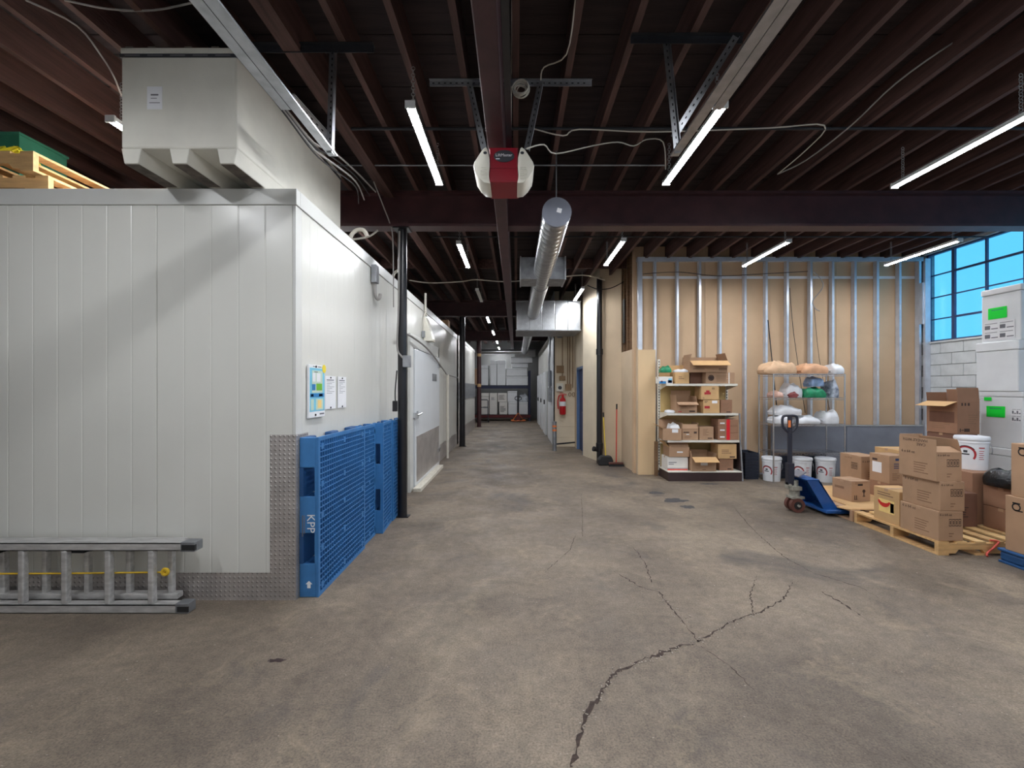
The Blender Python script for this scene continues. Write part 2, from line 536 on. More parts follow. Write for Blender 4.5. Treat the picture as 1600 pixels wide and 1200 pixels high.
# ------------------------------------------------------------------ setting: ceiling
ceil = sroot('ceiling')
pw = .19
plank = MB().box(XL, 0, 0, XR+.05, pw-.006, .03).mesh('plank'); plank.materials.append(MATS['deck'])
y = YB; i = 0
while y < YF:
    place('plank', plank, ceil, (0, y, DZ + (.004 if i % 3 == 1 else 0))); y += pw; i += 1
MB().box(XL-.2, YB-.2, DZ+.036, XR+.2, YF+.2, DZ+.16).build('roof_slab', 'deck', ceil)
jm = MB().box(-.024, YB, 0, .024, YF, DZ-JZ).mesh('joist'); jm.materials.append(MATS['joist'])
k = -22
while k*.4 < XR:
    if k != -4: place('joist', jm, ceil, (k*.4, 0, JZ))
    k += 1
MB().box(-1.62, YB, 3.93, -1.5, YF, DZ).build('doubled_joist', 'joist', ceil)
def ibeam(a, b, w, h, tf, tw):     # poly profile pushed along a horizontal line; a = top centre start
    p = [(-w/2,-h),(w/2,-h),(w/2,-h+tf),(tw/2,-h+tf),(tw/2,-tf),(w/2,-tf),(w/2,0),(-w/2,0),(-w/2,-tf),(-tw/2,-tf),(-tw/2,-h+tf),(-w/2,-h+tf)]
    a, b = Vector(a), Vector(b); d = b - a
    s = Vector((d.y, -d.x, 0)).normalized()
    return MB().prism(p, a, s, (0,0,1), d)
for yy in (5.45, 12.1, 18.3):
    ibeam((XL, yy, JZ), (XR, yy, JZ), .19, .43, .03, .02).build('cross_beam', 'red_steel', ceil)
MB().box(-.225, YB, 3.5, -.095, YF, JZ).build('center_beam', 'red_steel', ceil, bevel=.008)
# bridging blocks between joists and ledger lines
for yy in (1.9, 9.0, 15.2):
    bl = MB()
    kk = -8
    while kk*.4 < 6.8:
        if kk not in (-5, -4, -1, 0): bl.box(kk*.4+.024, yy, JZ+.05, kk*.4+.376, yy+.04, DZ)
        kk += 1
    bl.build('bridging', 'joist', ceil)

# ------------------------------------------------------------------ setting: right wall of painted block, with window
WZ0, WZ1 = 2.42, 4.02
wr = sroot('wall_right')
MB().box(XR+.03, YB, 0, XR+.2, YF, WZ0).box(XR+.03, YB, WZ1, XR+.2, YF, DZ+.1).box(XR+.03, 8.12, WZ0, XR+.2, YF, WZ1).box(XR+.03, YB, WZ0, XR+.2, -.3, WZ1).build('wall_core', 'mortar', wr)
full = MB().box(0, .004, .004, .035, .396, .196).mesh('block', bevel=.006); full.materials.append(MATS['block_paint'])
half = MB().box(0, .004, .004, .035, .196, .196).mesh('block', bevel=.006); half.materials.append(MATS['block_paint'])
rnd = random.Random(3)
for r in range(12):
    z = r*.2
    yy = 4.4 if r % 2 == 0 else 4.2
    while yy < 8.1:
        if yy + .4 <= 8.12: place('block', full, wr, (XR - rnd.uniform(0, .004), yy, z))
        else: place('block', half, wr, (XR, yy, z))
        yy += .4
MB().box(XR-.03, -.3, WZ0-.03, XR+.2, 8.12, WZ0).build('sill', 'block_paint', wr)
MB().box(XR, YB, 0, XR+.03, 4.2, WZ0-.03).build('painted_wall', 'block_paint', wr)
MB().box(XR, YB, WZ1, XR+.03, 8.12, DZ).build('lintel', 'block_paint', wr)
win = sroot('window_1', (XR+.08, 0, WZ0))
fr = MB()
fr.box(-.03, -.3, 0, .03, 8.12, .03).box(-.03, -.3, 1.57, .03, 8.12, 1.6).box(-.03, 8.08, 0, .03, 8.12, 1.6).box(-.03, -.3, 0, .03, -.26, 1.6)
fr.build('frame', 'window_frame', win)
ys = [8.1, 7.64]
while ys[-1] > 0: ys.append(ys[-1]-.535)
ys[-1] = -.28
zs = [.015, .405, .8, 1.2, 1.585]
for i, yv in enumerate(ys[1:-1]):
    w = .05 if i % 3 == 0 else .022
    MB().box(-.02, yv-w/2, .02, .02, yv+w/2, 1.58).build('mullion', 'window_frame', win)
for j, zz in enumerate(zs[1:-1]):
    for i in range(len(ys)-1):
        t = .034 if (j in (0, 2) and i in (1, 2, 4, 5, 7, 8)) else .018
        MB().box(-.018, ys[i+1], zz-t/2, .018, ys[i], zz+t/2).build('glazing_bar', 'window_frame', win)
for i in range(len(ys)-1):
    for j in range(4):
        MB().box(-.003, ys[i+1]+.01, zs[j]+.005, .003, ys[i]-.01, zs[j+1]-.005).build('pane', 'window_glass', win)

# ------------------------------------------------------------------ setting: stud wall facing the camera
SY = 8.12
ws = sroot('wall_back')
for i in range(5):
    x0 = 2.3 + i*1.22
    MB().box(x0+.002, SY+.1, 0, min(x0+1.218, XR+.03), SY+.115, 3.64).build('sheathing_board', 'sheathing', ws)
    MB().box(x0+.002, SY+.1, 3.645, min(x0+1.218, XR+.03), SY+.115, DZ).build('sheathing_board', 'sheathing', ws)
MB().box(2.2, SY+.115, 0, XR+.03, SY+.25, DZ).build('wall_core', 'sheathing', ws)
MB().box(2.3, SY+.094, 3.62, XR, SY+.1, 3.67).build('joint_tape', 'paper', ws)
MB().box(2.24, SY, 3.93, XR, SY+.1, 3.935).box(2.24, SY-.002, 3.92, XR, SY, 3.935).box(2.24, SY, 3.935, XR, SY+.1, 4.0).build('top_track', 'stud_metal', ws)
MB().box(2.5, SY, 0, XR, SY+.1, .004).box(2.5, SY-.002, 0, XR, SY, .035).build('bottom_track', 'stud_metal', ws)
sm = MB().box(-.02, 0, .004, .02, .0015, 3.93).box(-.02, 0, .004, -.0185, .09, 3.93).box(-.02, .0885, .004, .02, .09, 3.93).box(.0185, 0, .004, .02, .012, 3.93)
smesh = sm.mesh('stud'); smesh.materials.append(MATS['stud_metal'])
kn = MB()
for z in (.6, 1.21, 1.82, 2.43, 3.03): kn.box(-.012, -.002, z, .002, 0, z+.09)
kmesh = kn.mesh('knockout'); kmesh.materials.append(MATS['paper'])
for px in (1002, 1024, 1059, 1094, 1126, 1165, 1198, 1231, 1268, 1302, 1337, 1372, 1407, 1438):
    s_ = place('stud', smesh, ws, ((px-806)/F_PX*SY, SY, 0))
    if px > 1070: place('knockout', kmesh, s_)
place('stud', smesh, ws, (2.27, SY, 0))
# right corner studs on the window wall
for yy in (7.98,):
    MB().box(XR-.1, yy, 0, XR-.006, yy+.04, 2.38 if yy < 7.9 else 3.93).build('stud', 'stud_metal', ws)
MB().box(XR-.13, 8.0, 2.75, XR-.1, 8.07, 3.5).build('metal_strip', 'stud_metal', ws)

# ------------------------------------------------------------------ setting: partition walls right of the corridor
def wallrun(name, pts, t, z0, z1, m, side=1):
    mb = MB()
    for (x0, y0), (x1, y1) in zip(pts, pts[1:]):
        d = Vector((x1-x0, y1-y0, 0)); n = Vector((-d.y, d.x, 0)).normalized()*t*side
        mb.obox((x0, y0, z0), d, n, (0, 0, z1-z0))
    return mb
C_ = (2.2, 9.2)
wp = sroot('wall_pier')
wallrun('w', [(1.58, 10.4), (1.80, 9.5)], .12, 0, DZ, 'x').build('pier_side', 'plaster_cream', wp)
wallrun('w', [(1.80, 9.5), (2.2, 9.2)], .12, 0, DZ, 'x').build('pier_face', 'plaster_tan', wp)
wallrun('w', [(2.2, 9.2), (2.24, 8.13)], .02, 0, 2.33, 'x').build('plywood_sheet', 'plaster_tan', wp)
wallrun('w', [(2.24, 8.1), (2.56, 8.1)], .015, 0, 2.29, 'x', -1).build('plywood_sheet', 'plywood', wp)
wallrun('w', [(2.34, 9.2), (2.42, 8.25)], .02, 2.3, DZ, 'x').build('backing_board', 'joist_warm', wp)
for i in range(4):
    t = .12 + i*.24
    MB().box(2.21+t*.04, 9.2-t*.98-.02, 2.33, 2.21+t*.04+.09, 9.2-t*.98+.02, DZ).build('wood_stud', 'wood_dark', wp)
MB().box(2.2, 8.95, 2.5, 2.215, 9.1, 3.4).build('gap_shade', 'cable_black', wp)  # black strip stands in for the shade between the open studs
# wall with doorway beyond
wc = sroot('wall_corridor')
MB().box(1.6, 10.4, 2.12, 1.72, 12.0, DZ).box(1.6, 11.55, 0, 1.72, 12.0, 2.12).build('side_wall', 'plaster_cream', wc)
MB().box(1.05, 12.0, 0, 1.72, 12.15, DZ).build('face_wall', 'plaster_cream', wc)
MB().box(1.03, 12.0, 0, 1.05, 14.2, DZ).build('side_cladding', 'door_white', wc)
for r in range(3):
    MB().box(1.06, 11.992, .25+r*.3, 1.6, 11.9985, .254+r*.3).build('mortar_line', 'plaster_tan', wc)
for i in range(8):
    MB().box(1.10+i*.062, 11.985, 2.0, 1.104+i*.062, 11.998, DZ-.2).build('panel_groove', 'plaster_tan', wc)
MB().box(1.02, 12.0, 0, 1.06, 12.03, 3.0).build('corner_guard', 'galv_dull', wc)
dr = sroot('door_1', (1.6, 10.45, 0))
MB().box(-.012, 0, 0, .1, .06, 2.12).box(-.012, 1.04, 0, .1, 1.1, 2.12).box(-.012, 0, 2.06, .1, 1.1, 2.12).build('door_frame', 'door_blue', dr)
d_ = MB().box(.06, .06, .01, .1, 1.04, 2.06).build('door_leaf', 'navy', dr)
MB().cyl((.02, .16, 1.0), (.06, .16, 1.0), .02, 10).cyl((.02, .16, 1.0), (.02, .28, 1.0), .012, 8).build('door_handle', 'chrome', d_)

# ------------------------------------------------------------------ setting: far wall, left wall, rear wall
MB().box(XL, YF, 0, XR+.2, YF+.15, DZ+.1).build('wall_far', 'grey_wall')['kind'] = 'structure'
MB().box(XL-.15, YB, 0, XL, YF, DZ+.1).build('wall_left', 'grey_wall')['kind'] = 'structure'
MB().box(XL-.15, YB-.15, 0, -1.45, YB, DZ+.1).box(1.25, YB-.15, 0, XR+.2, YB, DZ+.1).box(-1.45, YB-.15, 3.2, 1.25, YB, DZ+.1).build('wall_rear', 'block_paint')['kind'] = 'structure'
gd = sroot('door_2', (-1.45, YB-.08, 0))
for i in range(6):
    MB().box(0, 0, i*.534+.003, 2.7, .045, (i+1)*.534-.003).build('door_section', 'door_white', gd, bevel=.006)
# ------------------------------------------------------------------ walk-in coolers
CX, CY, CZ = -1.645, 3.30, 3.07
def ribbed(length, z0, z1, pitch=.185, g=.0016, thick=.09):
    """panel in local x (0..length), outside face at y=0, ribs as shallow V grooves"""
    top = [(0.0, .004), (.004, 0)]
    n = max(1, round(length/pitch)); p = length/n
    for i in range(1, n):
        x = i*p; top += [(x-.007, 0), (x-.002, g), (x+.002, g), (x+.007, 0)]
    top += [(length-.004, 0), (length, .004)]
    poly = top + [(length, thick), (0, thick)]
    return MB().prism(poly, (0, 0, z0), (1, 0, 0), (0, 1, 0), (0, 0, z1-z0))
cooler = thing('walk_in_cooler', 'long white panelled walk-in cooler with diamond-plate corner, blue pallets against it', 'cooler', (CX, CY, 0))
def put(ob, loc, rz):
    ob.location = loc; ob.rotation_euler.z = rz; return ob
xs = [0, -1.038, -2.148, -3.258, -4.368, -5.478]
for a, b in zip(xs, xs[1:]):
    put(ribbed(a-b-.003-(.02 if a == 0 else 0), 0, 2.95).build('wall_panel', 'panel_white', cooler), (b, 0, 0), 0)
yy = .09
CL = 9.0
while yy < CL - .1:
    w = min(1.11, CL-yy)
    put(ribbed(w-.003, 0, 2.95, .14, .0014).build('wall_panel', 'panel_white', cooler), (0, yy, 0), PI/2)
    yy += w
MB().box(-.02, -.0014, 0, .0014, .09, 2.95).build('corner_trim', 'trim_white', cooler)
MB().box(-5.478, -.012, 2.95, .012, .05, CZ).build('top_trim', 'trim_white', cooler, bevel=.004)
MB().box(-.05, .05, 2.95, .012, CL, CZ).build('top_trim', 'trim_white', cooler, bevel=.004)
MB().box(-5.478, .06, 2.96, -.06, CL, CZ-.004).build('roof_panel', 'trim_white', cooler)
MB().box(-5.478, CL-.09, 0, -.1, CL, 2.95).build('wall_panel', 'panel_white', cooler)
MB().box(-5.478, -.0035, .0, -.19, -.001, .205).build('kick_plate', 'diamond_plate', cooler)
MB().box(-.19, -.005, .0, 0.002, -.0015, 1.235).build('corner_plate', 'diamond_plate', cooler)
MB().box(.0015, -.005, 0, .005, .19, 1.235).build('corner_plate', 'diamond_plate', cooler)
MB().box(.0015, .2, 0, .004, 3.4, .25).build('kick_plate', 'diamond_plate', cooler)
MB().box(.0015, 5.9, 0, .004, CL, .36).build('kick_plate', 'diamond_plate', cooler)
# sliding door on the corridor side
dl = MB().box(.006, 3.6, .02, .075, 5.78, 2.2).build('door', 'door_white', cooler, bevel=.008)
MB().box(.006, 3.38, .0, .05, 3.58, 2.42).box(.006, 3.58, 2.22, .05, 5.9, 2.42).box(.006, 5.8, 0, .05, 5.9, 2.42).build('door_frame', 'trim_white', cooler, bevel=.004)
MB().box(.076, 3.68, .1, .079, 5.7, .82).build('kick_plate', 'diamond_plate', dl)
MB().box(.076, 5.0, 1.72, .079, 5.45, 1.86).build('door_sign', 'galv_dull', dl)
h_ = MB().box(.05, 3.55, 1.12, .12, 3.61, 1.2).cyl((.11, 3.57, 1.16), (.12, 3.85, 1.18), .017, 10).box(.08, 3.66, 1.1, .1, 3.72, 1.22)
h_.build('latch_handle', 'chrome', dl)
for z in (.3, 2.0):
    MB().box(.07, 5.55, z, .1, 5.76, z+.07).build('hinge', 'chrome', dl)
MB().box(.08, 3.42, 0, .2, 5.5, .06).build('threshold', 'timber_pale', cooler, bevel=.006)

cooler2 = thing('walk_in_cooler', 'farther white walk-in cooler beyond the second black post, left of the corridor', 'cooler', (CX, 12.6, 0))
for i in range(5):
    put(ribbed(1.017, 0, 3.0, .14, .0014).build('wall_panel', 'panel_white', cooler2), (0, i*1.02, 0), PI/2)
put(ribbed(2.0, 0, 3.0).build('wall_panel', 'panel_white', cooler2), (-2.0, 0, 0), 0)
MB().box(-2.0, -.01, 3.0, .012, 5.1, 3.1).build('top_trim', 'trim_white', cooler2)
MB().box(.002, 0, 0, .005, 5.1, .4).build('kick_plate', 'diamond_plate', cooler2)
MB().box(.002, 0, 1.25, .02, 5.1, 1.75).build('bumper_band', 'galv_dull', cooler2)

cooler3 = thing('walk_in_cooler', 'white walk-in cooler with tall white doors right of the corridor, before the storage rack', 'cooler', (1.05, 14.3, 0))
for i in range(6):
    o = ribbed(1.03, 0, 3.1, .2, .0014).build('wall_panel', 'panel_white', cooler3); put(o, (0, 6.2-i*1.033, 0), -PI/2)
MB().box(-.012, 0, 3.1, .6, 6.2, 3.2).build('top_trim', 'trim_white', cooler3)
MB().box(.1, 0.002, 0, .6, .09, 3.1).build('wall_panel', 'panel_white', cooler3)
for y0, wd in ((.5, 1.3), (2.5, 1.3), (4.6, 1.4)):
    d_ = MB().box(-.07, y0, .02, -.006, y0+wd, 2.15).build('door', 'door_white', cooler3, bevel=.006)
    MB().box(-.11, y0+.1, 1.05, -.07, y0+.2, 1.2).build('latch_handle', 'dark_steel', d_)

# ------------------------------------------------------------------ steel posts
def post(loc, r, top, m, label):
    t = thing('steel_post', label, 'column', loc)
    MB().cyl((0,0,0), (0,0,top), r, 20).build('shaft', m, t, smooth=True)
    MB().box(-r-.004,-r-.004,0,r+.03,r+.004,.012).build('base_plate', m, t)
    MB().box(-.095,-.09,top-.015,.095,.09,top).build('cap_plate', m, t)
    return t
p_ = post((-1.40, 5.45, 0), .056, 3.548, 'black_steel', 'glossy black round steel post nearest the blue plastic pallets')
MB().tube([(-.02,-.06,3.5),(-.03,-.062,2.6),(-.05,-.05,2.1),(0,-.07,1.98),(.06,-.07,1.93)], .011, 8, 4).build('conduit', 'cable_grey', p_)
MB().box(.03,-.11,1.84,.12,-.045,1.98).build('switch_box', 'galv_dull', p_, bevel=.004)
MB().tube([(-.06,-.03,1.8),(-.075,-.05,1.55),(-.07,-.06,1.42)], .008, 6, 3).build('cord', 'cable_black', p_)
MB().box(-.1,-.09,1.3,-.045,-.05,1.43).build('plug', 'cable_black', p_, bevel=.006)
post((-1.47, 12.12, 0), .08, 3.548, 'black_steel', 'black steel post at the gap between the two coolers on the left')
p_ = post((-1.52, 18.25, 0), .085, 3.548, 'red_steel', 'red-brown steel post in front of the far storage rack')
for z in (1.65, 2.9): MB().lathe([(.087, 0), (.087, .12)], 16, (0,0,z)).build('tape_band', 'kraft_light', p_)

# ------------------------------------------------------------------ LED strip lights on chains
def make_light(on=True):
    t = bpy.data.objects.new('strip_light', None); COL.objects.link(t)
    L_ = 1.22
    MB().prism([(-.034,.0),(.034,.0),(.028,.035),(-.028,.035)], (0,0,0), (1,0,0), (0,0,1), (0,L_,0)).build('housing', 'led_body', t)
    n = 8
    MB().prism([(.03*math.cos(PI+PI*i/n), .005*math.sin(PI+PI*i/n)) for i in range(n+1)], (0,.012,-.001), (1,0,0), (0,0,1), (0,L_-.024,0)).build('diffuser', 'led' if on else 'led_off', t, smooth=True)
    for y0 in (-.004, L_-.012): MB().box(-.036,y0,-.014,.036,y0+.016,.037).build('end_cap', 'led_body', t)
    for yy in (.1, L_-.1):
        c = MB(); z = .035; i = 0
        while z < .335:
            c.torus((0,yy,z+.016), .014, .003, ax=(1,0,0) if i % 2 else (0,1,0), n=8, k=4); z += .024; i += 1
        c.build('chain', 'chain', t)
    return t
LZ = 3.61
on = make_light(True); off = make_light(False)
used = {True: False, False: False}
def light(x, y, label, lit=True, z=LZ):
    src = on if lit else off
    o = src if not used[lit] else copy_tree(src)
    used[lit] = True
    o.location = (x, y, z)
    tag(o, label, 'light', 'strip lights hung on chains')
light(-.76, 3.17, 'lit strip light hanging left of the red garage opener')
light(1.49, 3.17, 'lit strip light hanging right of the red garage opener, along the door track')
light(3.82, 3.24, 'long lit strip light at the upper right edge of the photo')
light(-3.07, 3.34, 'lit strip light half hidden behind the white bulk container')
light(-.80, 6.17, 'lit strip light behind the cross beam, between black post and duct')
light(1.48, 6.05, 'lit strip light just right of the round duct, behind the cross beam')
light(3.78, 6.1, 'lit strip light in front of the middle of the stud wall')
light(6.10, 6.06, 'lit strip light reaching the window at right')
light(-.80, 9.1, 'unlit strip light hanging over the corridor past the first lit one', False)
light(1.36, 8.95, 'lit strip light above the square sheet-metal plenum')
light(-.82, 12.4, 'first lit strip light past the unlit one over the corridor')
light(-.82, 15.5, 'second lit strip light past the unlit one over the corridor')
light(-.82, 18.6, 'extra lit strip light added past the second one over the corridor')  # added fixture that brightens the far end of the corridor
light(-.85, 21.6, 'farthest strip light over the corridor, before the storage rack')
for x, s in ((-3.07, 'left'), (-.78, 'centre left'), (1.49, 'centre right'), (3.82, 'right'), (6.1, 'far right')):  # left fixture is unseen, added to even out light on the cooler front
    light(x, .72, 'unseen strip light of the row over the entrance, ' + s)
light(-3.07, 6.1, 'strip light over the cooler roof, behind the white bulk container')

# ------------------------------------------------------------------ garage door opener and door tracks
op = thing('garage_door_opener', 'red garage door opener with two white light covers under the centre beam', 'door opener', (-.092, 3.35, 3.125))
body = MB().prism([(-.115,.02),(.115,.02),(.105,.12),(.105,.27),(.115,.285),(-.115,.285),(-.105,.27),(-.105,.12)], (0,0,0), (1,0,0), (0,0,1), (0,.3,0)).build('body', 'opener_red', op, bevel=.01)
MB().box(-.1,-.006,.125,.1,.0,.13).build('body_ridge', 'opener_red', op)
def oval(n=28): return [(.078*math.cos(2*PI*i/n), .045*math.sin(2*PI*i/n)) for i in range(n)]
bd = MB().prism(oval(), (.003,-.007,.215), (1,0,0), (0,0,1), (0,.006,0)).build('badge', 'badge', op)
lettering('LiftMaster', .031, 'paper', bd, (-.062,-.008,.212), (1,0,0), (0,0,1), label='white lettering LiftMaster')
MB().box(-.06,-.0085,.19,-.03,-.007,.197).build('print', 'paper', bd)
for s in (-1, 1):
    prof = [(.1,.005),(.15,.012),(.19,.05),(.222,.1),(.23,.14),(.222,.17),(.19,.22),(.16,.265),(.135,.285),(.125,.27),(.108,.2),(.106,.14),(.112,.08),(.108,.04)]
    c = MB().prism([(s*u, v) for u, v in prof], (0,-.012,0), (1,0,0), (0,0,1), (0,.26,0)).build('light_cover', 'opener_lens', op, bevel=.008, smooth=True)
    lou = MB()
    for i in range(7): lou.box(s*(.125), -.017, .04+i*.014, s*(.18-.004*abs(i-3)), -.011, .046+i*.014)
    lou.build('louvre', 'opener_lens', c)
    MB().prism([(.014*math.cos(2*PI*i/12), .01*math.sin(2*PI*i/12)) for i in range(12)], (s*.14,-.017,.235), (1,0,0), (0,0,1), (0,.006,0)).build('button', 'badge', c)
MB().box(.02,-3.7,.31,.06,.25,.36).build('rail', 'black_steel', op)
def angle(a, b, w=.045, m='galv_dull', parent=None, name='angle_iron', up=(0,0,1)):
    mb = MB().bar(a, b, w, .004, up)
    a, b = Vector(a), Vector(b); d = (b-a).normalized(); u = Vector(up); s = d.cross(u)
    if s.length < 1e-5: s = d.cross(Vector((1,0,0)))
    s.normalize(); n = s.cross(d)
    mb.obox(a + s*(w/2-.004) - n*w*.5 , b-a, s*.004, n*w)
    o = mb.build(name, m, parent)
    k = MB(); L_ = (b-a).length; q = .03
    while q < L_-.02:
        c = a + d*q
        k.obox(c - s*.004 - n*.0035 - d*.008, d*.016, s*.008, n*.007); q += .045
    k.build('hole', 'cable_black', o)['kind'] = 'stuff'
    return o
ox, oy, oz = op.location
def L3(p): return (p[0]-ox, p[1]-oy, p[2]-oz)
angle(L3((-.67,3.43,3.95)), L3((.59,3.43,3.95)), parent=op, name='hanger_bar', up=(0,1,0))
angle(L3((-.36,3.42,3.94)), L3((-.245,3.4,3.42)), parent=op, name='hanger_strap', up=(0,1,0))
angle(L3((.19,3.42,3.94)), L3((.085,3.4,3.42)), parent=op, name='hanger_strap', up=(0,1,0))

TZ = 3.22
def track(x, s, label, hx0, hx1, hy, vx, diag):
    t = thing('door_track', label, 'door track', (x, 0, TZ))
    prof = [(-.03,0),(.03,0),(.03,.012),(.024,.012),(.024,.004),(-.024,.004),(-.024,.05),(-.03,.05)]
    MB().prism([(s*u, v) for u, v in prof], (0,-.4,0), (1,0,0), (0,0,1), (0,3.52,0)).build('rail', 'galv', t)
    MB().prism([(s*u, v) for u, v in [(-.09,0),(-.034,0),(-.034,.06),(-.038,.06),(-.038,.004),(-.09,.004)]], (0,-.4,0), (1,0,0), (0,0,1), (0,3.0,0)).build('stiffener_angle', 'galv', t)
    def l(p): return (p[0]-x, p[1], p[2]-TZ)
    angle(l((hx0,hy,3.95)), l((hx1,hy,3.95)), .055, 'dark_steel', t, 'hanger_bar', (0,1,0))
    angle(l((vx,hy+.03,3.97)), l((x+.0,3.06,3.21)), .045, 'galv', t, 'hanger_strap', (0,1,0))
    angle(l(diag[0]), l(diag[1]), .045, 'galv', t, 'brace', (0,1,0))
    return t
track(-1.29, 1, 'galvanised door track running left of the opener, above the white bulk container', -1.93, -.99, 3.08, -1.29, (at(455,150,2.85),at(512,213,3.1)))
track(1.12, -1, 'galvanised door track running right of the opener toward the right strip light', .78, 1.54, 3.0, 1.03, ((1.47,2.95,3.93),(1.1,3.08,3.33)))
# coil of wire hanging at the hanger bar
co = MB()
rnd = random.Random(2)
for i in range(9):
    co.torus((.035+rnd.uniform(-.012,.012), 3.36+rnd.uniform(-.02,.02), 3.86+rnd.uniform(-.012,.012)), rnd.uniform(.04,.062), .0045, ax=(rnd.uniform(-.3,.3),1,rnd.uniform(-.5,.5)), n=18, k=5)
tag(co.build('wire_coil', 'cable_white'), 'coil of pale wire hanging above the red garage opener', 'wire')

# ------------------------------------------------------------------ round duct and plenum
DX, DH, DR = .407, 3.33, .14
du = thing('round_duct', 'long round galvanised spiral duct hung along the corridor', 'duct', (DX, 4.39, DH))
def duct_seg(y0, y1, r):
    mb = MB(); n = 28; rings = []
    yv = y0
    while yv < y1 - 1e-6:
        e = min(.14, y1-yv)
        for a, q in ((0, 0), (.012, .004), (.022, .004), (.034, 0)):
            if yv + a < y1: rings.append((yv+a, r+q))
        yv += e
    rings.append((y1, r))
    vs = []
    for k, (q, rr) in enumerate(rings):
        for i in range(n):
            t = 2*PI*i/n; vs.append((rr*math.cos(t), q, rr*math.sin(t)))
    fs = [(k*n+i, k*n+(i+1) % n, (k+1)*n+(i+1) % n, (k+1)*n+i) for k in range(len(rings)-1) for i in range(n)]
    fs += [tuple(range(n)), tuple(range((len(rings)-1)*n, len(rings)*n))]
    return mb.add(vs, fs)
for y0, y1 in ((0, 2.9), (2.9, 5.87), (7.15, 10.0), (10.0, 13.2), (13.2, 16.4)):
    duct_seg(y0, y1, DR).build('duct_section', 'duct_metal', du, smooth=True)
    MB().cyl((0,y1-.02,0), (0,y1+.02,0), DR+.008, 28).build('coupling', 'galv_dull', du, smooth=True)
ec = MB().cyl((0,-.012,0), (0,.03,0), DR+.006, 32).build('end_cap', 'steel_sheet', du, smooth=True)
MB().obox((-.005,-.014,.0), (.045,0,-.012), (.012,0,.042), (0,.002,0)).build('sticker', 'paper', ec)
MB().tube([(0,16.2,0),(-.05,16.5,0),(-.3,16.65,0),(-2.6,16.7,0)], DR*.8, 16, 4).build('cross_run', 'duct_metal', du, smooth=True)
for y0 in (.05, 2.6, 5.6, 8.4):
    MB().box(-.006,y0,DR,.006,y0+.004,.64).build('hanger_rod', 'galv_dull', du)
bx_ = bpy.data.objects.new('damper_box', None); COL.objects.link(bx_); bx_.parent = du; bx_.location = (0, 2.21, .05); bx_['label'] = 'square galvanised box around the duct'
MB().box(-.33,.02,-.16,.33,.5,.17).build('casing', 'galv_dull', bx_, bevel=.004)
for x0 in (-.345, .325): MB().box(x0,.0,-.17,x0+.02,.52,.18).build('flange', 'galv', bx_)
pn = thing('sheet_metal_plenum', 'big square sheet-metal plenum joining the round duct to the right wall', 'duct', (0, 10.3, 2.95))
for i in range(5):
    MB().box(.02+i*.298,0,0,.02+i*.298+.293,1.2,.66).build('sheet_panel', 'duct_metal', pn, bevel=.006)
MB().box(0,-.02,-.02,1.52,1.2,0).build('flange', 'galv_dull', pn)
MB().box(0,-.012,.66,1.52,1.2,.675).build('flange', 'galv_dull', pn)

# ------------------------------------------------------------------ conduits and cables at the ceiling
def cable(name, pts, r, m, label, cat='cable', smooth=4, n=6):
    return tag(MB().tube(pts, r, n, smooth).build(name, m, smooth=True), label, cat)
cable('conduit', [(-1.9,4.03,3.95),(7.45,4.03,3.955)], .014, 'dark_steel', 'thin steel pipe crossing the joists behind the opener hanger bar', 'pipe', 0, 8)
cable('conduit', [(-1.9,4.70,3.955),(1.6,4.70,3.955)], .008, 'galv_dull', 'thin grey conduit crossing the joists level with the opener', 'pipe', 0, 8)
cable('conduit', [(-1.3,6.9,3.95),(7.4,6.9,3.95)], .012, 'dark_steel', 'thin pipe crossing the joists over the front of the stud wall', 'pipe', 0, 8)
cable('cable', [at(1600,0,3.4)+Vector((0,0,-.02)), at(1500,60,3.2), at(1400,130,3.5), at(1330,196,3.95), at(1260,250,4.5), at(1215,272,4.9)], .007, 'cable_grey', 'grey cable running diagonally along joists at upper right')
cable('cable', [at(1215,272,4.9), at(1262,232,4.3), at(1288,196,3.98), at(1200,200,3.98), at(1020,206,3.98), at(905,202,3.98), at(880,212,3.98), at(830,200,3.98)], .006, 'cable_white', 'pale cable tied along the steel pipe behind the opener')
cable('cable', [at(823,232,3.3), at(850,226,3.6), at(868,240,3.8), at(925,228,4.1), at(965,222,4.2), at(990,228,4.3), at(1010,218,4.3), at(1036,222,4.35), at(1040,265,4.4)], .006, 'cable_white', 'white cord sagging from the opener to the right strip light')
cable('cable', [at(899,0,2.75), at(885,85,3.1), at(850,105,3.3), at(845,125,3.4)], .005, 'cable_white', 'white cord along a joist above the wire coil')
cable('cable', [at(800,0,2.9), at(799,120,3.5), at(798,232,3.9)], .005, 'cable_white', 'straight white cord beside the centre beam')
cable('cable', [at(40,0,2.6), at(120,40,2.8), at(160,90,3.0), at(178,120,3.1), at(190,150,3.3)], .006, 'cable_grey', 'grey cable drooping at the upper left corner toward the half hidden light')
cable('cable', [at(100,0,2.7), at(170,14,2.8), at(240,16,2.8), at(310,2,2.7)], .006, 'cable_grey', 'grey cable sagging between joists at the top left')
for i in range(4):
    dz = i*.02
    cable('cable', [at(392,110-i*4,2.7+i*.05), at(450,185-i*3,3.0), at(490,238-i*5,3.3), at(520,264-i*9,3.6), at(556,292-i*8,4.2), at(560+i*9,318-i*6,4.9)], .006+.002*(i % 2), ('cable_black','cable_grey')[i % 2],
          ('thick black cable lowest in the bundle beside the left door track', 'grey cable second in the bundle beside the left door track', 'black cable third in the bundle beside the left door track', 'grey cable topmost in the bundle beside the left door track')[i])
cable('cable', [at(584,284,5.0), at(598,320,5.2), at(610,352,5.38), at(614,380,5.38), at(615,480,5.38)], .008, 'cable_grey', 'grey cable dropping from the joists down the nearest black post')
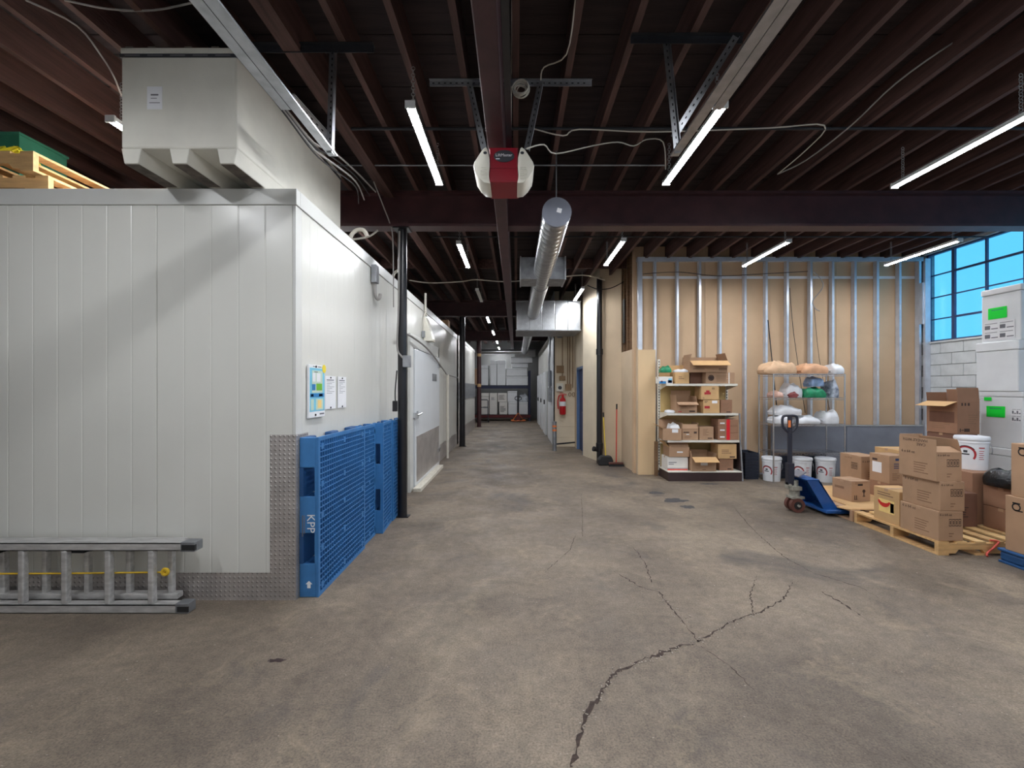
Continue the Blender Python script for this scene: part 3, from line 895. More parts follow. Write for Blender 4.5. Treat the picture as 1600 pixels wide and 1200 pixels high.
cable('cable', [at(545,375,5.0), at(575,370,5.2), at(590,360,5.3)], .012, 'cable_white', 'pale thick cable above the cooler roof left of the black post')
cable('cable', [at(640,438,8.4), at(672,442,8.6), at(720,440,8.8), at(744,437,9.0), at(790,440,9.0), at(850,436,9.0), at(910,430,9.0), at(945,438,9.1)], .012, 'cable_white', 'pale cable crossing the corridor ceiling behind the duct box')
cable('cable', [at(918,446,8.6), at(935,452,8.7), at(955,450,8.8), at(975,440,8.9)], .01, 'cable_black', 'black cable sagging over the drain pipe')
cable('cable', [at(1005,428,7.9), at(1060,425,8.05), at(1120,431,8.05), at(1190,428,8.05), at(1262,424,8.05)], .006, 'cable_black', 'black cable strung across the studs near the top', 'cable', 4)
cable('cable', [at(1272,425,8.02), at(1285,440,8.0), at(1284,452,8.0), at(1270,470,8.02), at(1274,482,8.02), at(1281,486,8.02)], .008, 'cable_grey', 'grey flexible cable looping out of the stud wall')
cable('cable', [at(1234,450,8.05), at(1240,520,8.06), at(1258,645,8.06)], .005, 'cable_black', 'dark cable hanging down the stud wall behind the middle bag')
cable('cable', [at(1272,480,8.05), at(1280,560,8.06), at(1296,640,8.06)], .004, 'cable_black', 'thin dark cable hanging down the stud wall behind the white bag')
cable('strap_rod', [at(1200,500,8.05), at(1207,570,8.0), at(1214,640,7.98)], .009, 'dark_steel', 'dark slanted rod leaning on the studs behind the wire shelf', 'rod', 0)
# loose angle and pipe pieces along the wall of the cooler
def jbox(y, z, label, hook=True):
    t = thing('junction_box', label, 'electrical box', (CX+.012, y, z))
    MB().box(0,-.05,0,.06,.05,.2).build('casing', 'galv_dull', t, bevel=.004)
    if hook: MB().tube([(.03,0,0),(.03,.01,-.13),(.04,.05,-.17),(.05,.1,-.15),(.05,.12,-.1)], .018, 8, 4).build('conduit_elbow', 'cable_grey', t, smooth=True)
    else: MB().tube([(.03,0,.2),(.03,0,.5),(-.05,0,.58)], .018, 8, 4).build('conduit', 'cable_grey', t, smooth=True)
    return t
jbox(5.03, 2.78, 'grey electrical box with a curved pipe on the cooler wall left of the black post')
hd = thing('wall_lamp_hood', 'cream slanted hood on the cooler wall above the sliding door', 'lamp hood', (CX+.012, 7.8, 2.42))
MB().prism([(0,0),(.16,.0),(.16,.04),(.04,.42),(0,.42)], (0,0,0), (1,0,0), (0,0,1), (0,.26,0)).build('hood', 'opener_lens', hd, bevel=.006)
MB().tube([(.02,-.1,.15),(.03,-.12,.4),(.05,-.02,.5),(.05,.03,.44)], .012, 8, 4).tube([(.03,.03,.45),(.03,.03,.85)], .02, 8).build('conduit', 'cable_white', hd, smooth=True)
MB().box(.0,-.14,.05,.05,-.08,.16).build('switch', 'galv_dull', hd)
cable('conduit', [(CX+.09,6.0,2.36),(CX+.1,6.8,2.34),(CX+.11,7.9,2.24),(CX+.1,9.6,1.95),(CX+.09,10.0,1.9),(CX+.1,11.9,1.86)], .016, 'cable_grey', 'grey conduit sloping along the cooler wall over the sliding door', 'pipe')
cable('conduit', [(CX+.1,10.0,1.9),(CX+.1,10.0,.0)], .03, 'cable_white', 'vertical white pipe on the cooler wall past the sliding door', 'pipe', 0, 10)
# arched pipes rising behind the roof edge
for i, (yy, lb) in enumerate(((4.72, 'nearer'), (6.35, 'farther'))):
    cable('pipe_elbow', [(CX-.12,yy,3.06),(CX-.12,yy,3.2),(CX-.06,yy,3.27),(CX+.02,yy,3.27),(CX+.06,yy,3.2),(CX+.06,yy,3.05)][:5] , .022, 'cable_white', lb + ' of the two pale pipe elbows over the cooler roof edge', 'pipe', 4, 8)
tag(MB().box(0,0,0,.26,.3,.22).build('carton', 'kraft', loc=(CX-.3, 11.0, CZ), bevel=.004), 'small brown carton on the far end of the cooler roof', 'box')
# ------------------------------------------------------------------ cartons
def face_frame(face, w, d, h):
    if face == 'F': return Vector((0,0,0)), Vector((1,0,0)), Vector((0,0,1))
    if face == 'L': return Vector((0,d,0)), Vector((0,-1,0)), Vector((0,0,1))
    if face == 'R': return Vector((w,0,0)), Vector((0,1,0)), Vector((0,0,1))
    return Vector((0,0,h)), Vector((1,0,0)), Vector((0,1,0))          # top
def decal(parent, face, dims, kind, u, v, a, b=None, m='ink', up=True):
    o, eu, ev = face_frame(face, *dims)
    en = eu.cross(ev)
    if kind == 'text':
        p = o + eu*u + ev*v + en*.0009
        if up: return lettering(a, b, m, parent, p, eu, ev)
        return lettering(a, b, m, parent, p, -eu, -ev, align='LEFT')
    if kind == 'rect':
        return MB().obox(o + eu*u + ev*v, eu*a, ev*b, en*.0009).build('label' if m in ('paper', 'green_label') else 'print', m, parent)
    if kind == 'lines':                # block of small print, a wide and b tall
        mb = MB(); n = max(2, int(b/.022)); rnd = random.Random(int(1000*(u+v+a)))
        for i in range(n):
            ww = a*rnd.uniform(.55, 1)
            mb.obox(o + eu*u + ev*(v+b*i/n), eu*ww, ev*(b/n*.42), en*.0008)
        q = mb.build('small_print', m, parent); q['kind'] = 'stuff'; return q
    if kind == 'grid':                 # row of framed handling marks
        mb = MB(); n = 4
        for i in range(n):
            x = u + a*i/n; ww = a/n*.86
            mb.obox(o+eu*x+ev*v, eu*ww, ev*b*.1, en*.0008).obox(o+eu*x+ev*(v+b*.9), eu*ww, ev*b*.1, en*.0008)
            mb.obox(o+eu*x+ev*v, eu*ww*.1, ev*b, en*.0008).obox(o+eu*(x+ww*.9)+ev*v, eu*ww*.1, ev*b, en*.0008)
            mb.obox(o+eu*(x+ww*.35)+ev*(v+b*.25), eu*ww*.3, ev*b*.5, en*.0008)
        q = mb.build('handling_marks', m, parent); q['kind'] = 'stuff'; return q
    if kind == 'disc':
        n = 20
        return MB().prism([(a*math.cos(2*PI*i/n), a*math.sin(2*PI*i/n)) for i in range(n)], o+eu*u+ev*v, eu, ev, en*.0009).build('print', m, parent)
    if kind == 'ring':
        n = 20; mb = MB()
        vs = []
        for rr in (a, b):
            for i in range(n):
                t = 2*PI*i/n; vs.append(o + eu*(u+rr*math.cos(t)) + ev*(v+rr*math.sin(t)) + en*.0009)
        mb.add(vs, [(i, (i+1) % n, n+(i+1) % n, n+i) for i in range(n)])
        return mb.build('print', m, parent)
def carton(label, loc, dims, rz=0, m='kraft', flaps=None, prints=(), tape='tape', inner='kraft_in', name='carton', cat='box', group=None, bev=.005):
    w, d, h = dims
    t = thing(name, label, cat, loc, rz, group)
    T = .005
    if not flaps:
        MB().box(0,0,0,w,d,h).build('body', m, t, bevel=bev)
        if tape:
            o = MB().box(.002, d/2-.024, h, w-.002, d/2+.024, h+.0008).build('tape', tape, t)
            MB().box(-.0008, d/2-.024, h-.03, 0, d/2+.024, h).box(w, d/2-.024, h-.03, w+.0008, d/2+.024, h).build('tape_end', tape, o)['kind'] = 'stuff'
            MB().box(.004, d/2-.0012, h+.0008, w-.004, d/2+.0012, h+.0014).build('seam', 'ink_faint', o)
    else:
        for nm, bb in (('side_panel', (0,0,0,w,T,h)), ('side_panel', (0,d-T,0,w,d,h)), ('end_panel', (0,T,0,T,d-T,h)), ('end_panel', (w-T,T,0,w,d-T,h)), ('bottom', (T,T,0,w-T,d-T,T))):
            MB().box(*bb).build(nm, m, t)
        for k, spec in flaps.items():
            ang, ln = spec if isinstance(spec, tuple) else (spec, None)
            a = R(ang)
            if k in 'FB':
                ln = ln or d*.5; inw = Vector((0, 1 if k == 'F' else -1, 0))
                o = Vector((.003, 0 if k == 'F' else d, h)); e = Vector((w-.006, 0, 0))
            else:
                ln = ln or min(w, d)*.5; inw = Vector((1 if k == 'L' else -1, 0, 0))
                o = Vector((0 if k == 'L' else w, .003, h)); e = Vector((0, d-.006, 0))
            dr_ = inw*math.cos(a) + Vector((0,0,1))*math.sin(a)
            nn = e.cross(dr_).normalized()*.004
            MB().obox(o, e, dr_*ln, nn).build('flap', inner if ang > 110 else m, t)
    for p in prints:
        decal(t, p[0], dims, *p[1:])
    return t
def pxc(label, x0, x1, y0, Y, z, depth, **k):
    """carton whose front face spans pixels x0..x1 and reaches up to pixel y0 at depth Y, standing at height z"""
    a = at(x0, y0, Y); b = at(x1, y0, Y)
    return carton(label, (a.x, Y, z), (b.x-a.x, depth, a.z-z), **k)

# ------------------------------------------------------------------ bulk container on the cooler roof
bn = thing('bulk_container', 'white bulk container on three runners on top of the cooler', 'container', (-2.62, 2.93, CZ+.002))
bw, bl = .77, 1.74
MB().box(0,0,.1,bw,bl,.72).build('tub', 'bin_white', bn, bevel=.014)
MB().box(-.004,-.004,.725,bw+.004,bl+.004,.77).build('lid', 'bin_white', bn, bevel=.01)
s_ = MB().box(-.006,-.006,.703,bw+.006,bl+.006,.726).build('tape_band', 'badge', bn)
for i in range(5): MB().box(.03+i*.15,-.0068,.71,.13+i*.15,-.006,.719).build('print', 'text_grey', s_)
for x0 in (0, .32, .635):
    r_ = MB().prism([(x0,.102),(x0+.135,.102),(x0+.115,0),(x0+.02,0)], (0,0,0), (1,0,0), (0,0,1), (0,bl,0)).build('runner', 'bin_white', bn, bevel=.006)
    MB().box(x0+.022,.01,-.003,x0+.113,.34,.0).build('scuff', 'bin_dirty', r_)
lb = MB().box(.175,-.002,.36,.275,0,.51).build('label', 'paper', bn)
MB().box(.2,-.003,.45,.25,-.002,.46).box(.2,-.003,.43,.24,-.002,.434).box(.19,-.003,.4,.26,-.002,.404).build('print', 'text_grey', lb)['kind'] = 'stuff'
for x0 in (.03, .18, .42, .6): MB().box(x0,-.002,.768,x0+.05,.03,.776).build('chip_mark', 'bin_dirty', bn)

# ------------------------------------------------------------------ ladder lying on its side
ld = thing('extension_ladder', 'aluminium extension ladder lying on its side along the cooler front', 'ladder', (-2.29, 3.1, 0))
def rail_c(z0, z1, y0, y1, x0, x1):
    t = .006
    return MB().box(x0,y0,z0,x1,y0+t,z1).box(x0,y0,z0,x1,y1,z0+t).box(x0,y0,z1-t,x1,y1,z1)
RL = 2.6
MB().box(-RL,0,0,-.1,.006,.06).box(-RL,0,0,-.1,.07,.006).box(-RL,0,.054,-.1,.07,.06).build('rail', 'aluminium', ld)
MB().box(-RL,.012,.435,-.06,.018,.49).box(-RL,.012,.435,-.06,.085,.441).box(-RL,.012,.484,-.06,.085,.49).build('rail', 'aluminium', ld)
MB().box(-RL,.09,.055,-.16,.155,.095).build('rail', 'aluminium', ld, bevel=.004)
MB().box(-RL,.09,.44,-.12,.155,.485).build('rail', 'aluminium', ld, bevel=.004)
for i in range(8):
    x = -.285 - i*.305
    MB().box(x-.02,.008,.06,x+.02,.05,.436).build('rung', 'aluminium', ld, bevel=.008)
    MB().box(x+.05,.1,.09,x+.085,.14,.445).build('rung', 'aluminium', ld, bevel=.008)
MB().box(-.1,-.004,.0,-.01,.075,.07).build('foot', 'galv_dull', ld, bevel=.004)
MB().box(-.085,-.006,.012,-.005,.0,.05).build('foot_pad', 'rubber', ld)
MB().box(-.07,.005,.43,.03,.09,.498).build('foot', 'galv_dull', ld, bevel=.004)
MB().box(-.06,.002,.442,.034,.02,.48).build('foot_pad', 'rubber', ld)
MB().tube([(-RL,.06,.25),(-1.2,.06,.255),(-.6,.06,.26),(-.25,.06,.265),(-.22,.05,.27)], .006, 6, 4).build('rope', 'rope_yellow', ld)
MB().torus((-.215,.055,.27), .02, .012, ax=(0,1,0), n=12, k=6).build('rope_knot', 'rope_yellow', ld)
for x in (-.85, -1.45): MB().box(x-.03,.05,.405,x+.06,.1,.435).build('rung_lock', 'rubber', ld)

# ------------------------------------------------------------------ blue plastic pallets
def plastic_pallet(label, loc, length, height=1.21, th=.145, lean=0, rz=0, text=False, m='plastic_blue', flat=False):
    t = thing('plastic_pallet', label, 'pallet', loc, rz, 'blue plastic pallets')
    # local: x = thickness (deck outside face at x = th), y = length, z = height
    e = .05
    MB().box(th-.018,0,0,th,length,.03).box(th-.018,0,height-.03,th,length,height).box(th-.018,0,.03,th,.03,height-.03).box(th-.018,length-.03,.03,th,length,height-.03).build('deck_rim', m, t)
    g = MB(); p = .042
    n = int((length-.06)/p); q = (length-.06)/n
    for i in range(1, n): g.box(th-.03, .03+i*q-.0035, .03, th-.002, .03+i*q+.0035, height-.03)
    k = int((height-.06)/p); s = (height-.06)/k
    for j in range(1, k): g.box(th-.03, .03, .03+j*s-.0035, th-.001, length-.03, .03+j*s+.0035)
    o = g.build('deck_grid', m, t); o['kind'] = 'stuff'
    for fy in (.07, .5, .93):
        for fz in (.06, .3, .5, .7, .94):
            y0 = fy*length; z0 = fz*height
            MB().box(th-.019, y0-.022, z0-.024, th, y0+.02, z0+.02).build('deck_pad', m, t)
    blk = []
    for z0, z1 in ((.0, .21), (.40, .63), (.81, 1.0)):
        for y0, y1 in ((.0, .16), (.42, .58), (.84, 1.0)):
            MB().box(.0, max(y0*length,.022), z0*height, th-.085, y1*length, z1*height).build('block', 'plastic_blue_dark', t, bevel=.012)  # blocks and runners take the darker blue as painted shade
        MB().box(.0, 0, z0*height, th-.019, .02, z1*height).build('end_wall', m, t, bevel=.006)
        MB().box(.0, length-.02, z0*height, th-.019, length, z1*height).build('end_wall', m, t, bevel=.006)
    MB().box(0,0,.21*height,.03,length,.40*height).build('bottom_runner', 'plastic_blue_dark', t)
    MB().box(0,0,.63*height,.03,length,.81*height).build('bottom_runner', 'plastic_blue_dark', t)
    for z0, z1 in ((.2, .41), (.62, .82)):
        MB().box(th-.03, 0, z0*height, th-.019, .03, z1*height).build('entry_edge', m, t)
    if text:
        lettering('KPP', .085, 'paper', t, (.06, -.002, .63), (0,0,-1), (1,0,0), label='white moulded letters KPP')
        MB().box(.02,-.002,.46,.028,0,.62).box(.036,-.002,.48,.042,0,.62).build('small_print', 'text_grey', t)['kind'] = 'stuff'
        MB().prism([(.06,.07),(.085,.07),(.085,.1),(.098,.1),(.0725,.125),(.047,.1),(.06,.1)], (0,-.002,0), (1,0,0), (0,0,1), (0,.0015,0)).build('arrow_mark', 'paper', t)
    return t
plastic_pallet('blue plastic grid pallet standing at the cooler corner, marked KPP', (CX+.008, 3.34, 0), 1.03, text=True)
plastic_pallet('blue plastic pallet standing second from the cooler corner, only its edge seen', (CX+.008, 4.41, 0), .36, 1.2, .12)
plastic_pallet('blue plastic pallet standing third from the cooler corner, end turned to the camera', (CX+.085, 4.80, 0), .44, 1.205, .115, rz=R(4))
plastic_pallet('blue plastic pallet standing next to the black post', (CX+.07, 5.27, 0), .5, 1.2, .11)

# ------------------------------------------------------------------ notices on the cooler side wall
nb = thing('notice_board', 'cyan illustrated notice board on the cooler side wall', 'sign', (CX+.006, 3.46, 1.345))
MB().box(0,0,0,.018,.29,.425).build('board', 'paper', nb, bevel=.003)
for (y0, z0, y1, z1, m) in ((.012,.05,.278,.4,'cyan_sign'),(.05,.2,.24,.38,'sign_cream'),(.05,.22,.11,.27,'sign_blue'),(.125,.22,.23,.275,'sign_green'),(.06,.29,.11,.36,'paper'),(.13,.29,.2,.36,'paper'),(.02,.165,.27,.195,'sign_blue'),(.03,.06,.08,.15,'sign_cream'),(.12,.06,.25,.15,'sign_cream'),(.15,.075,.22,.14,'pepper_bg'),(.03,.17,.075,.19,'navy'),(.17,.17,.24,.19,'navy'),(.07,.41,.13,.416,'text_grey'),(.16,.41,.22,.416,'text_grey'),(.19,.02,.27,.032,'text_grey'),(.09,.365,.15,.372,'text_grey')):
    k_ = .0185 + .0006*(1 if m == 'cyan_sign' else 2 if m in ('sign_cream','sign_blue') and z1-z0 > .06 else 3)
    MB().box(.018,y0,z0,k_,y1,z1).build('print', m, nb)
MB().cyl((.0185,.27,.4),(.021,.27,.4),.035,20).build('round_sticker', 'yellow', nb)
for y0, z0 in ((.12,.412),(.11,.022)): MB().cyl((.018,y0,z0),(.024,y0,z0),.009,10).build('screw', 'ink_black', nb)
for y0, w, lb in ((3.79, .22, 'printed white notice sheet right beside the cyan notice board'), (4.06, .2, 'printed white notice sheet farther from the cyan notice board')):
    s_ = thing('notice_sheet', lb, 'paper', (CX+.006, y0, 1.40))
    MB().box(0,0,0,.003,w,.29).build('sheet', 'paper', s_)
    ln = MB().box(.003,.03,.25,.0036,w-.04,.258)
    for i in range(8): ln.box(.003,.03,.235-i*.014,.0036,w-.03-.05*((i*7) % 3),.238-i*.014)
    ln.build('print', 'text_grey', s_)['kind'] = 'stuff'
    for z0 in (.275, .012): MB().cyl((.003,w/2,z0),(.008,w/2,z0),.008,10).build('magnet', 'ink_black', s_)

# ------------------------------------------------------------------ wooden pallets
def wood_pallet(label, loc, lx, ly, rz=0, m='wood_light', m2='wood', nd=7, h=.13):
    """deck boards along y, three notched stringers along x"""
    t = thing('wooden_pallet', label, 'pallet', loc, rz, 'wooden pallets')
    for i in range(3):
        y0 = i*(ly-.04)/2
        prof = [(0,.018),(lx*.14,.018),(lx*.14+.03,.055),(lx*.36,.055),(lx*.36+.03,.018),(lx*.6,.018),(lx*.6+.03,.055),(lx*.84,.055),(lx*.84+.03,.018),(lx,.018),(lx,h-.018),(0,h-.018)]
        MB().prism(prof, (0,y0,0), (1,0,0), (0,0,1), (0,.04,0)).build('stringer', m2, t)
    bw_ = .1
    for i in range(nd):
        x0 = i*(lx-bw_)/(nd-1)
        MB().box(x0, 0, h-.018, x0+bw_, ly, h).build('deck_board', m if i % 3 else m2, t)
    for i in range(4):
        x0 = i*(lx-bw_)/3
        MB().box(x0, 0, 0, x0+bw_, ly, .018).build('bottom_board', m2, t)
    return t
wood_pallet('pale wooden pallet carrying the stack of three cartons', (4.0, 4.18, 0), 1.15, 1.04)
wood_pallet('wooden pallet under the cardboard sheet by the blue pallet jack', (3.99, 5.24, 0), 1.1, .92, m='wood_dark', m2='kraft')
wood_pallet('lower wooden pallet on the cooler roof at the far left', (-4.75, 3.40, CZ), 1.15, 1.25, h=.15)
wood_pallet('upper wooden pallet on the cooler roof at the far left', (-4.79, 3.33, CZ+.152), 1.15, 1.3, h=.15)
wood_pallet('dark wooden pallet on the cooler roof beside the white bulk container', (-3.55, 3.85, CZ), .85, 1.0, m='wood_dark', m2='wood_dark')
wood_pallet('second dark wooden pallet on the cooler roof, stacked beside the white container', (-3.57, 3.87, CZ+.132), .85, 1.0, m='wood_dark', m2='wood_dark')
nt_ = MB(); rnd = random.Random(4)
for i in range(60):
    x = -4.4 + rnd.random()*.55; y = 3.32 + rnd.random()*.2
    nt_.tube([(x,y,CZ+.31+rnd.random()*.03),(x+rnd.uniform(-.1,.1),y+.05,CZ+.34+rnd.random()*.05),(x+rnd.uniform(-.15,.15),y+rnd.uniform(-.03,.1),CZ+.31)], .008, 5, 3)
tag(nt_.build('netting', 'net_yellow'), 'tangle of yellow netting on the upper roof pallet', 'net', kind='stuff')
gc = thing('plastic_crate', 'green plastic crate on the roof pallets at the left edge', 'crate', (-4.95, 3.78, CZ+.303))
MB().box(0,0,0,.7,.4,.012).build('base', 'crate_green', gc)
for bb in ((0,0,.012,.7,.012,.38),(0,.388,.012,.7,.4,.38),(0,.012,.012,.012,.388,.38),(.688,.012,.012,.7,.388,.38)): MB().box(*bb).build('side', 'crate_green', gc)
MB().box(-.01,-.01,.38,.71,.41,.4).build('rim', 'crate_green', gc)
rn = MB()
for i in range(7): rn.tube([(-3.05+i*.03,3.88,CZ+.268),(-3.04+i*.035,3.9,CZ+.36+.02*(i % 3)),(-3.0+i*.03,3.95,CZ+.268)], .006, 5, 3)
tag(rn.build('netting', 'straw'), 'small tangle of red netting left of the white bulk container', 'net', kind='stuff')

# ------------------------------------------------------------------ pallet A: cartons at right
def fry_prints(top=False):
    return [('L','text',.03,.235,'6 x 64 oz',.04,'ink'), ('L','lines',.17,.05,.16,.12,'ink_faint'),
            ('F','text',.012,.24,'6 x 64 oz',.03,'ink'), ('F','grid',.1,.14,.12,.07,'ink'), ('F','lines',.1,.04,.05,.05,'ink_faint')]
carton('kraft carton at the bottom of the stack of three, on the pale pallet corner', (4.01, 4.19, .132), (.235,.42,.28), m='kraft', prints=fry_prints(), group='stack of three cartons')
carton('kraft carton in the middle of the stack of three', (4.03, 4.195, .4135), (.235,.41,.28), m='kraft', prints=fry_prints(), group='stack of three cartons')
tb = carton('open kraft carton on top of the stack of three, flap marked HANDLE WITH CARE', (4.0, 4.2, .695), (.24,.41,.275), m='kraft', flaps={'L':(90,.12),'B':(88,.14),'R':(72,.13),'F':(28,.1)}, prints=fry_prints(), group='stack of three cartons')
decal(tb, 'L', (.24,.41,.275), 'text', .32, .385, 'HANDLE WITH', .04, 'ink', False)
decal(tb, 'L', (.24,.41,.275), 'text', .30, .345, 'CARE', .04, 'ink', False)
pb = carton('light kraft carton with a red pepper picture, beside the stack of three', (4.02, 4.63, .132), (.28,.33,.36), m='kraft_light', prints=[('L','lines',.05,.28,.22,.05,'ink_faint'), ('L','rect',.07,.1,.2,.14,'pepper_bg')])
decal(pb, 'L', (.28,.33,.36), 'rect', .22, .115, .045, .1, 'paper')
n = 14; pts = []
for i in range(n+1):
    t = PI*1.08 + i/n*PI*.84; pts.append((.14+.085*math.cos(t), .24+.085*math.sin(t)))
for i in range(n+1):
    t = PI*1.92 - i/n*PI*.84; q = .02+.025*math.sin(PI*i/n); pts.append((.14+(.085-q)*math.cos(t), .24+(.085-q)*math.sin(t)))
MB().prism(pts, (-.0012,.33,0), (0,-1,0), (0,0,1), (-.0006,0,0)).build('pepper_picture', 'pepper_red', pb)
carton('dark brown carton right behind the stack of three', (4.56, 4.62, .132), (.27,.3,.35), m='kraft_dark', prints=[('F','lines',.03,.1,.18,.12,'ink')])
carton('tall plain kraft carton under the white pail', (4.72, 5.0, .132), (.62,.42,.55), m='kraft_brown', prints=[('F','rect',.38,.2,.03,.2,'kraft_dark')]) if False else None
carton('tall plain kraft carton under the white pail', (4.86, 4.70, .132), (.36,.46,.55), m='kraft_brown')
carton('kraft carton with faint print under the black plastic bag, upper of two', (4.93, 4.32, .36), (.2,.34,.215), m='kraft_brown', prints=[('F','rect',.01,.14,.1,.045,'ink_faint'),('F','lines',.03,.03,.15,.1,'kraft_dark')])
carton('kraft carton with faint print under the black plastic bag, lower of two', (4.93, 4.32, .132), (.2,.34,.225), m='kraft_brown', prints=[('F','rect',.01,.14,.1,.045,'ink_faint'),('F','lines',.03,.03,.15,.1,'kraft_dark')])

def pillow(w, d, h, seed=0, nu=40, nv=22, e=.42, lump=.1, flat=.25):
    h *= 1.35
    """soft filled bag: rounded-rectangle plan, bulging top, flat bottom"""
    rnd = random.Random(seed); ph = [rnd.uniform(0, 6.28) for _ in range(6)]
    vs, fs = [], []
    for j in range(nv+1):
        v = -PI/2 + PI*j/nv
        for i in range(nu):
            u = 2*PI*i/nu
            sg = lambda x, p: math.copysign(abs(x)**p, x)
            cx = sg(math.cos(v), .45)*sg(math.cos(u), e)*w/2
            cy = sg(math.cos(v), .45)*sg(math.sin(u), e)*d/2
            z = sg(math.sin(v), .8)*h/2
            k = 1 + lump*(math.sin(cx*9/w+ph[0])*math.cos(cy*7/d+ph[1]) + .5*math.sin(cx*17/w+ph[2]))
            if z > 0: z *= k
            z = max(z, -h*flat) + h*flat
            edge = (abs(cx)/(w/2))**4
            z *= 1 - .25*edge
            if z > .01:
                q = Vector((cx*7+seed*3.1, cy*7, z*5))
                z *= 1 + .3*noise.noise(q) + .16*noise.noise(q*2.7)
                cx *= 1 + .05*noise.noise(q+Vector((9,0,0))); cy *= 1 + .05*noise.noise(q+Vector((0,9,0)))
            vs.append((cx, cy, z))
    for j in range(nv):
        for i in range(nu):
            fs.append((j*nu+i, j*nu+(i+1) % nu, (j+1)*nu+(i+1) % nu, (j+1)*nu+i))
    return MB().add(vs, fs)
def bag(label, loc, w, d, h, m, seed, rz=0, cat='bag', ears=True, name='bag'):
    t = thing(name, label, cat, loc, rz)
    MB_ = pillow(w, d, h, seed); MB_.build('sack', m, t, smooth=True)
    if ears:
        for s in (-1, 1):
            MB().prism([(0,.0),(s*.02,.012),(s*.022,.03),(0,.045)], (s*w*.47,-d*.3,h*.18), (1,0,0), (0,0,1), (0,d*.6,0)).build('sewn_end', m, t)
    return t
bag('crumpled black plastic bag lying on the small kraft cartons', (5.03, 4.5, .577), .3, .32, .16, 'bag_black', 3, cat='plastic bag', ears=False)

def pail(label, loc, r=.17, h=.4, rz=0):
    t = thing('pail', label, 'bucket', loc, rz, 'white plastic pails')
    MB().lathe([(r*.86,0),(r*.88,.01),(r*.96,h*.8),(r*1.0,h*.8),(r*1.0,h*.83),(r*.965,h*.84),(r*.97,h*.9)], 28).build('tub', 'pail', t, smooth=True)
    MB().lathe([(r*1.03,h*.88),(r*1.05,h*.9),(r*1.05,h*.95),(r*1.0,h*.99),(r*.9,h*.99),(r*.88,h*.97)], 28).build('lid', 'pail', t, smooth=True)
    def wrap(u0, u1, z0, z1, m, nm, k=6):       # band of print on the tub, angle from the front
        mb = MB(); vs = []
        for i in range(k+1):
            a = -PI/2 + (u0 + (u1-u0)*i/k)
            for z in (z0, z1):
                rr = r*(.88 + .08*(z-.01)/(h*.8-.01)) + .0012
                vs.append((rr*math.cos(a), rr*math.sin(a), z))
        mb.add(vs, [(2*i, 2*i+2, 2*i+3, 2*i+1) for i in range(k)])
        return mb.build(nm, m, t)
    def arc(c, r0, r1, a0, a1, m, nm, k=14):
        vs = []
        for i in range(k+1):
            q = a0+(a1-a0)*i/k
            for rr in (r0, r1):
                u = c[0] + rr*math.cos(q)/r; z = c[1] + rr*math.sin(q)
                a = -PI/2 + u; R_ = r*(.88 + .08*(z-.01)/(h*.8-.01)) + .0014
                vs.append((R_*math.cos(a), R_*math.sin(a), z))
        return MB().add(vs, [(2*i, 2*i+2, 2*i+3, 2*i+1) for i in range(k)]).build(nm, m, t)
    arc((-.45,.17), .075, .095, -.6, PI+.6, 'red_print', 'arch_print')
    arc((-.45,.17), .09, .098, PI*.2, PI*.8, 'ink_black', 'arch_print')
    wrap(-.75,-.2,.165,.178,'ink_black','print'); wrap(-.58,-.32,.19,.215,'badge','print')
    wrap(.35,.75,.24,.252,'red_print','print'); wrap(.35,.75,.1,.23,'straw','print') if False else None
    for i in range(5): wrap(.36,.72-.06*(i % 2),.12+i*.022,.126+i*.022,'red_print','print')
    MB().tube([(r*.99,0,h*.8),(r*1.1,-.02,h*.62),(r*1.02,-.1,h*.5)], .003, 5, 4).build('bail_handle', 'galv_dull', t)
    return t
pail('white pail with red arch print standing among the right hand cartons', (5.1, 4.94, .6835), .142, .37, rz=R(-42))

# strap on the pallet corner
tag(MB().tube([(4.5,4.19,.14),(4.56,4.172,.135),(4.52,4.165,.09),(4.44,4.16,.03),(4.42,4.14,.008)], .009, 6, 4).build('strap', 'straw'), 'pale red plastic strap hanging over the pale wooden pallet', 'strap')

# ------------------------------------------------------------------ pallet B: cartons behind the jack
sh = thing('cardboard_sheet', 'flat cardboard sheet lying on the pallet by the blue jack', 'cardboard', (3.86, 5.26, .132))
MB().prism([(.05,.12),(.1,.02),(.16,0),(1.22,.0),(1.22,1.3),(.46,1.3),(.24,.65),(.23,.2)], (0,0,0), (1,0,0), (0,1,0), (0,0,.008)).build('sheet', 'kraft_in', sh)
MB().prism([(.08,.13),(.12,.05),(.19,.03),(1.2,.03),(1.2,1.28),(.5,1.28),(.27,.65),(.26,.18)], (0,0,.009), (1,0,0), (0,1,0), (0,0,.002)).build('liner', 'kraft_light', sh)
carton('kraft carton with a hand hole and handling arrows on the cardboard sheet', (4.25, 5.59, .144), (.27,.29,.26), rz=R(8), m='kraft', prints=[('F','rect',.09,.2,.07,.022,'ink_black'),('F','lines',.05,.22,.18,.03,'ink_faint'),('F','rect',.04,.03,.012,.05,'ink'),('F','rect',.065,.03,.012,.05,'ink'),('F','rect',.035,.025,.05,.006,'ink'),('F','rect',.16,.06,.035,.012,'ink'),('F','rect',.17,.072,.014,.04,'ink'),('F','disc',.177,.13,.022,None,'ink'),('L','rect',.04,.14,.14,.03,'ink_faint')])
carton('kraft carton behind the hand-hole carton, with a printed square', (4.83, 6.18, .144), (.27,.4,.485), m='kraft', prints=[('L','grid',.22,.29,.12,.09,'ink'),('L','text',.1,.43,'6 x 64 oz',.035,'ink_faint'),('F','text',.02,.4,'6 x 64 oz',.04,'ink'),('F','lines',.1,.2,.12,.08,'ink_faint')])
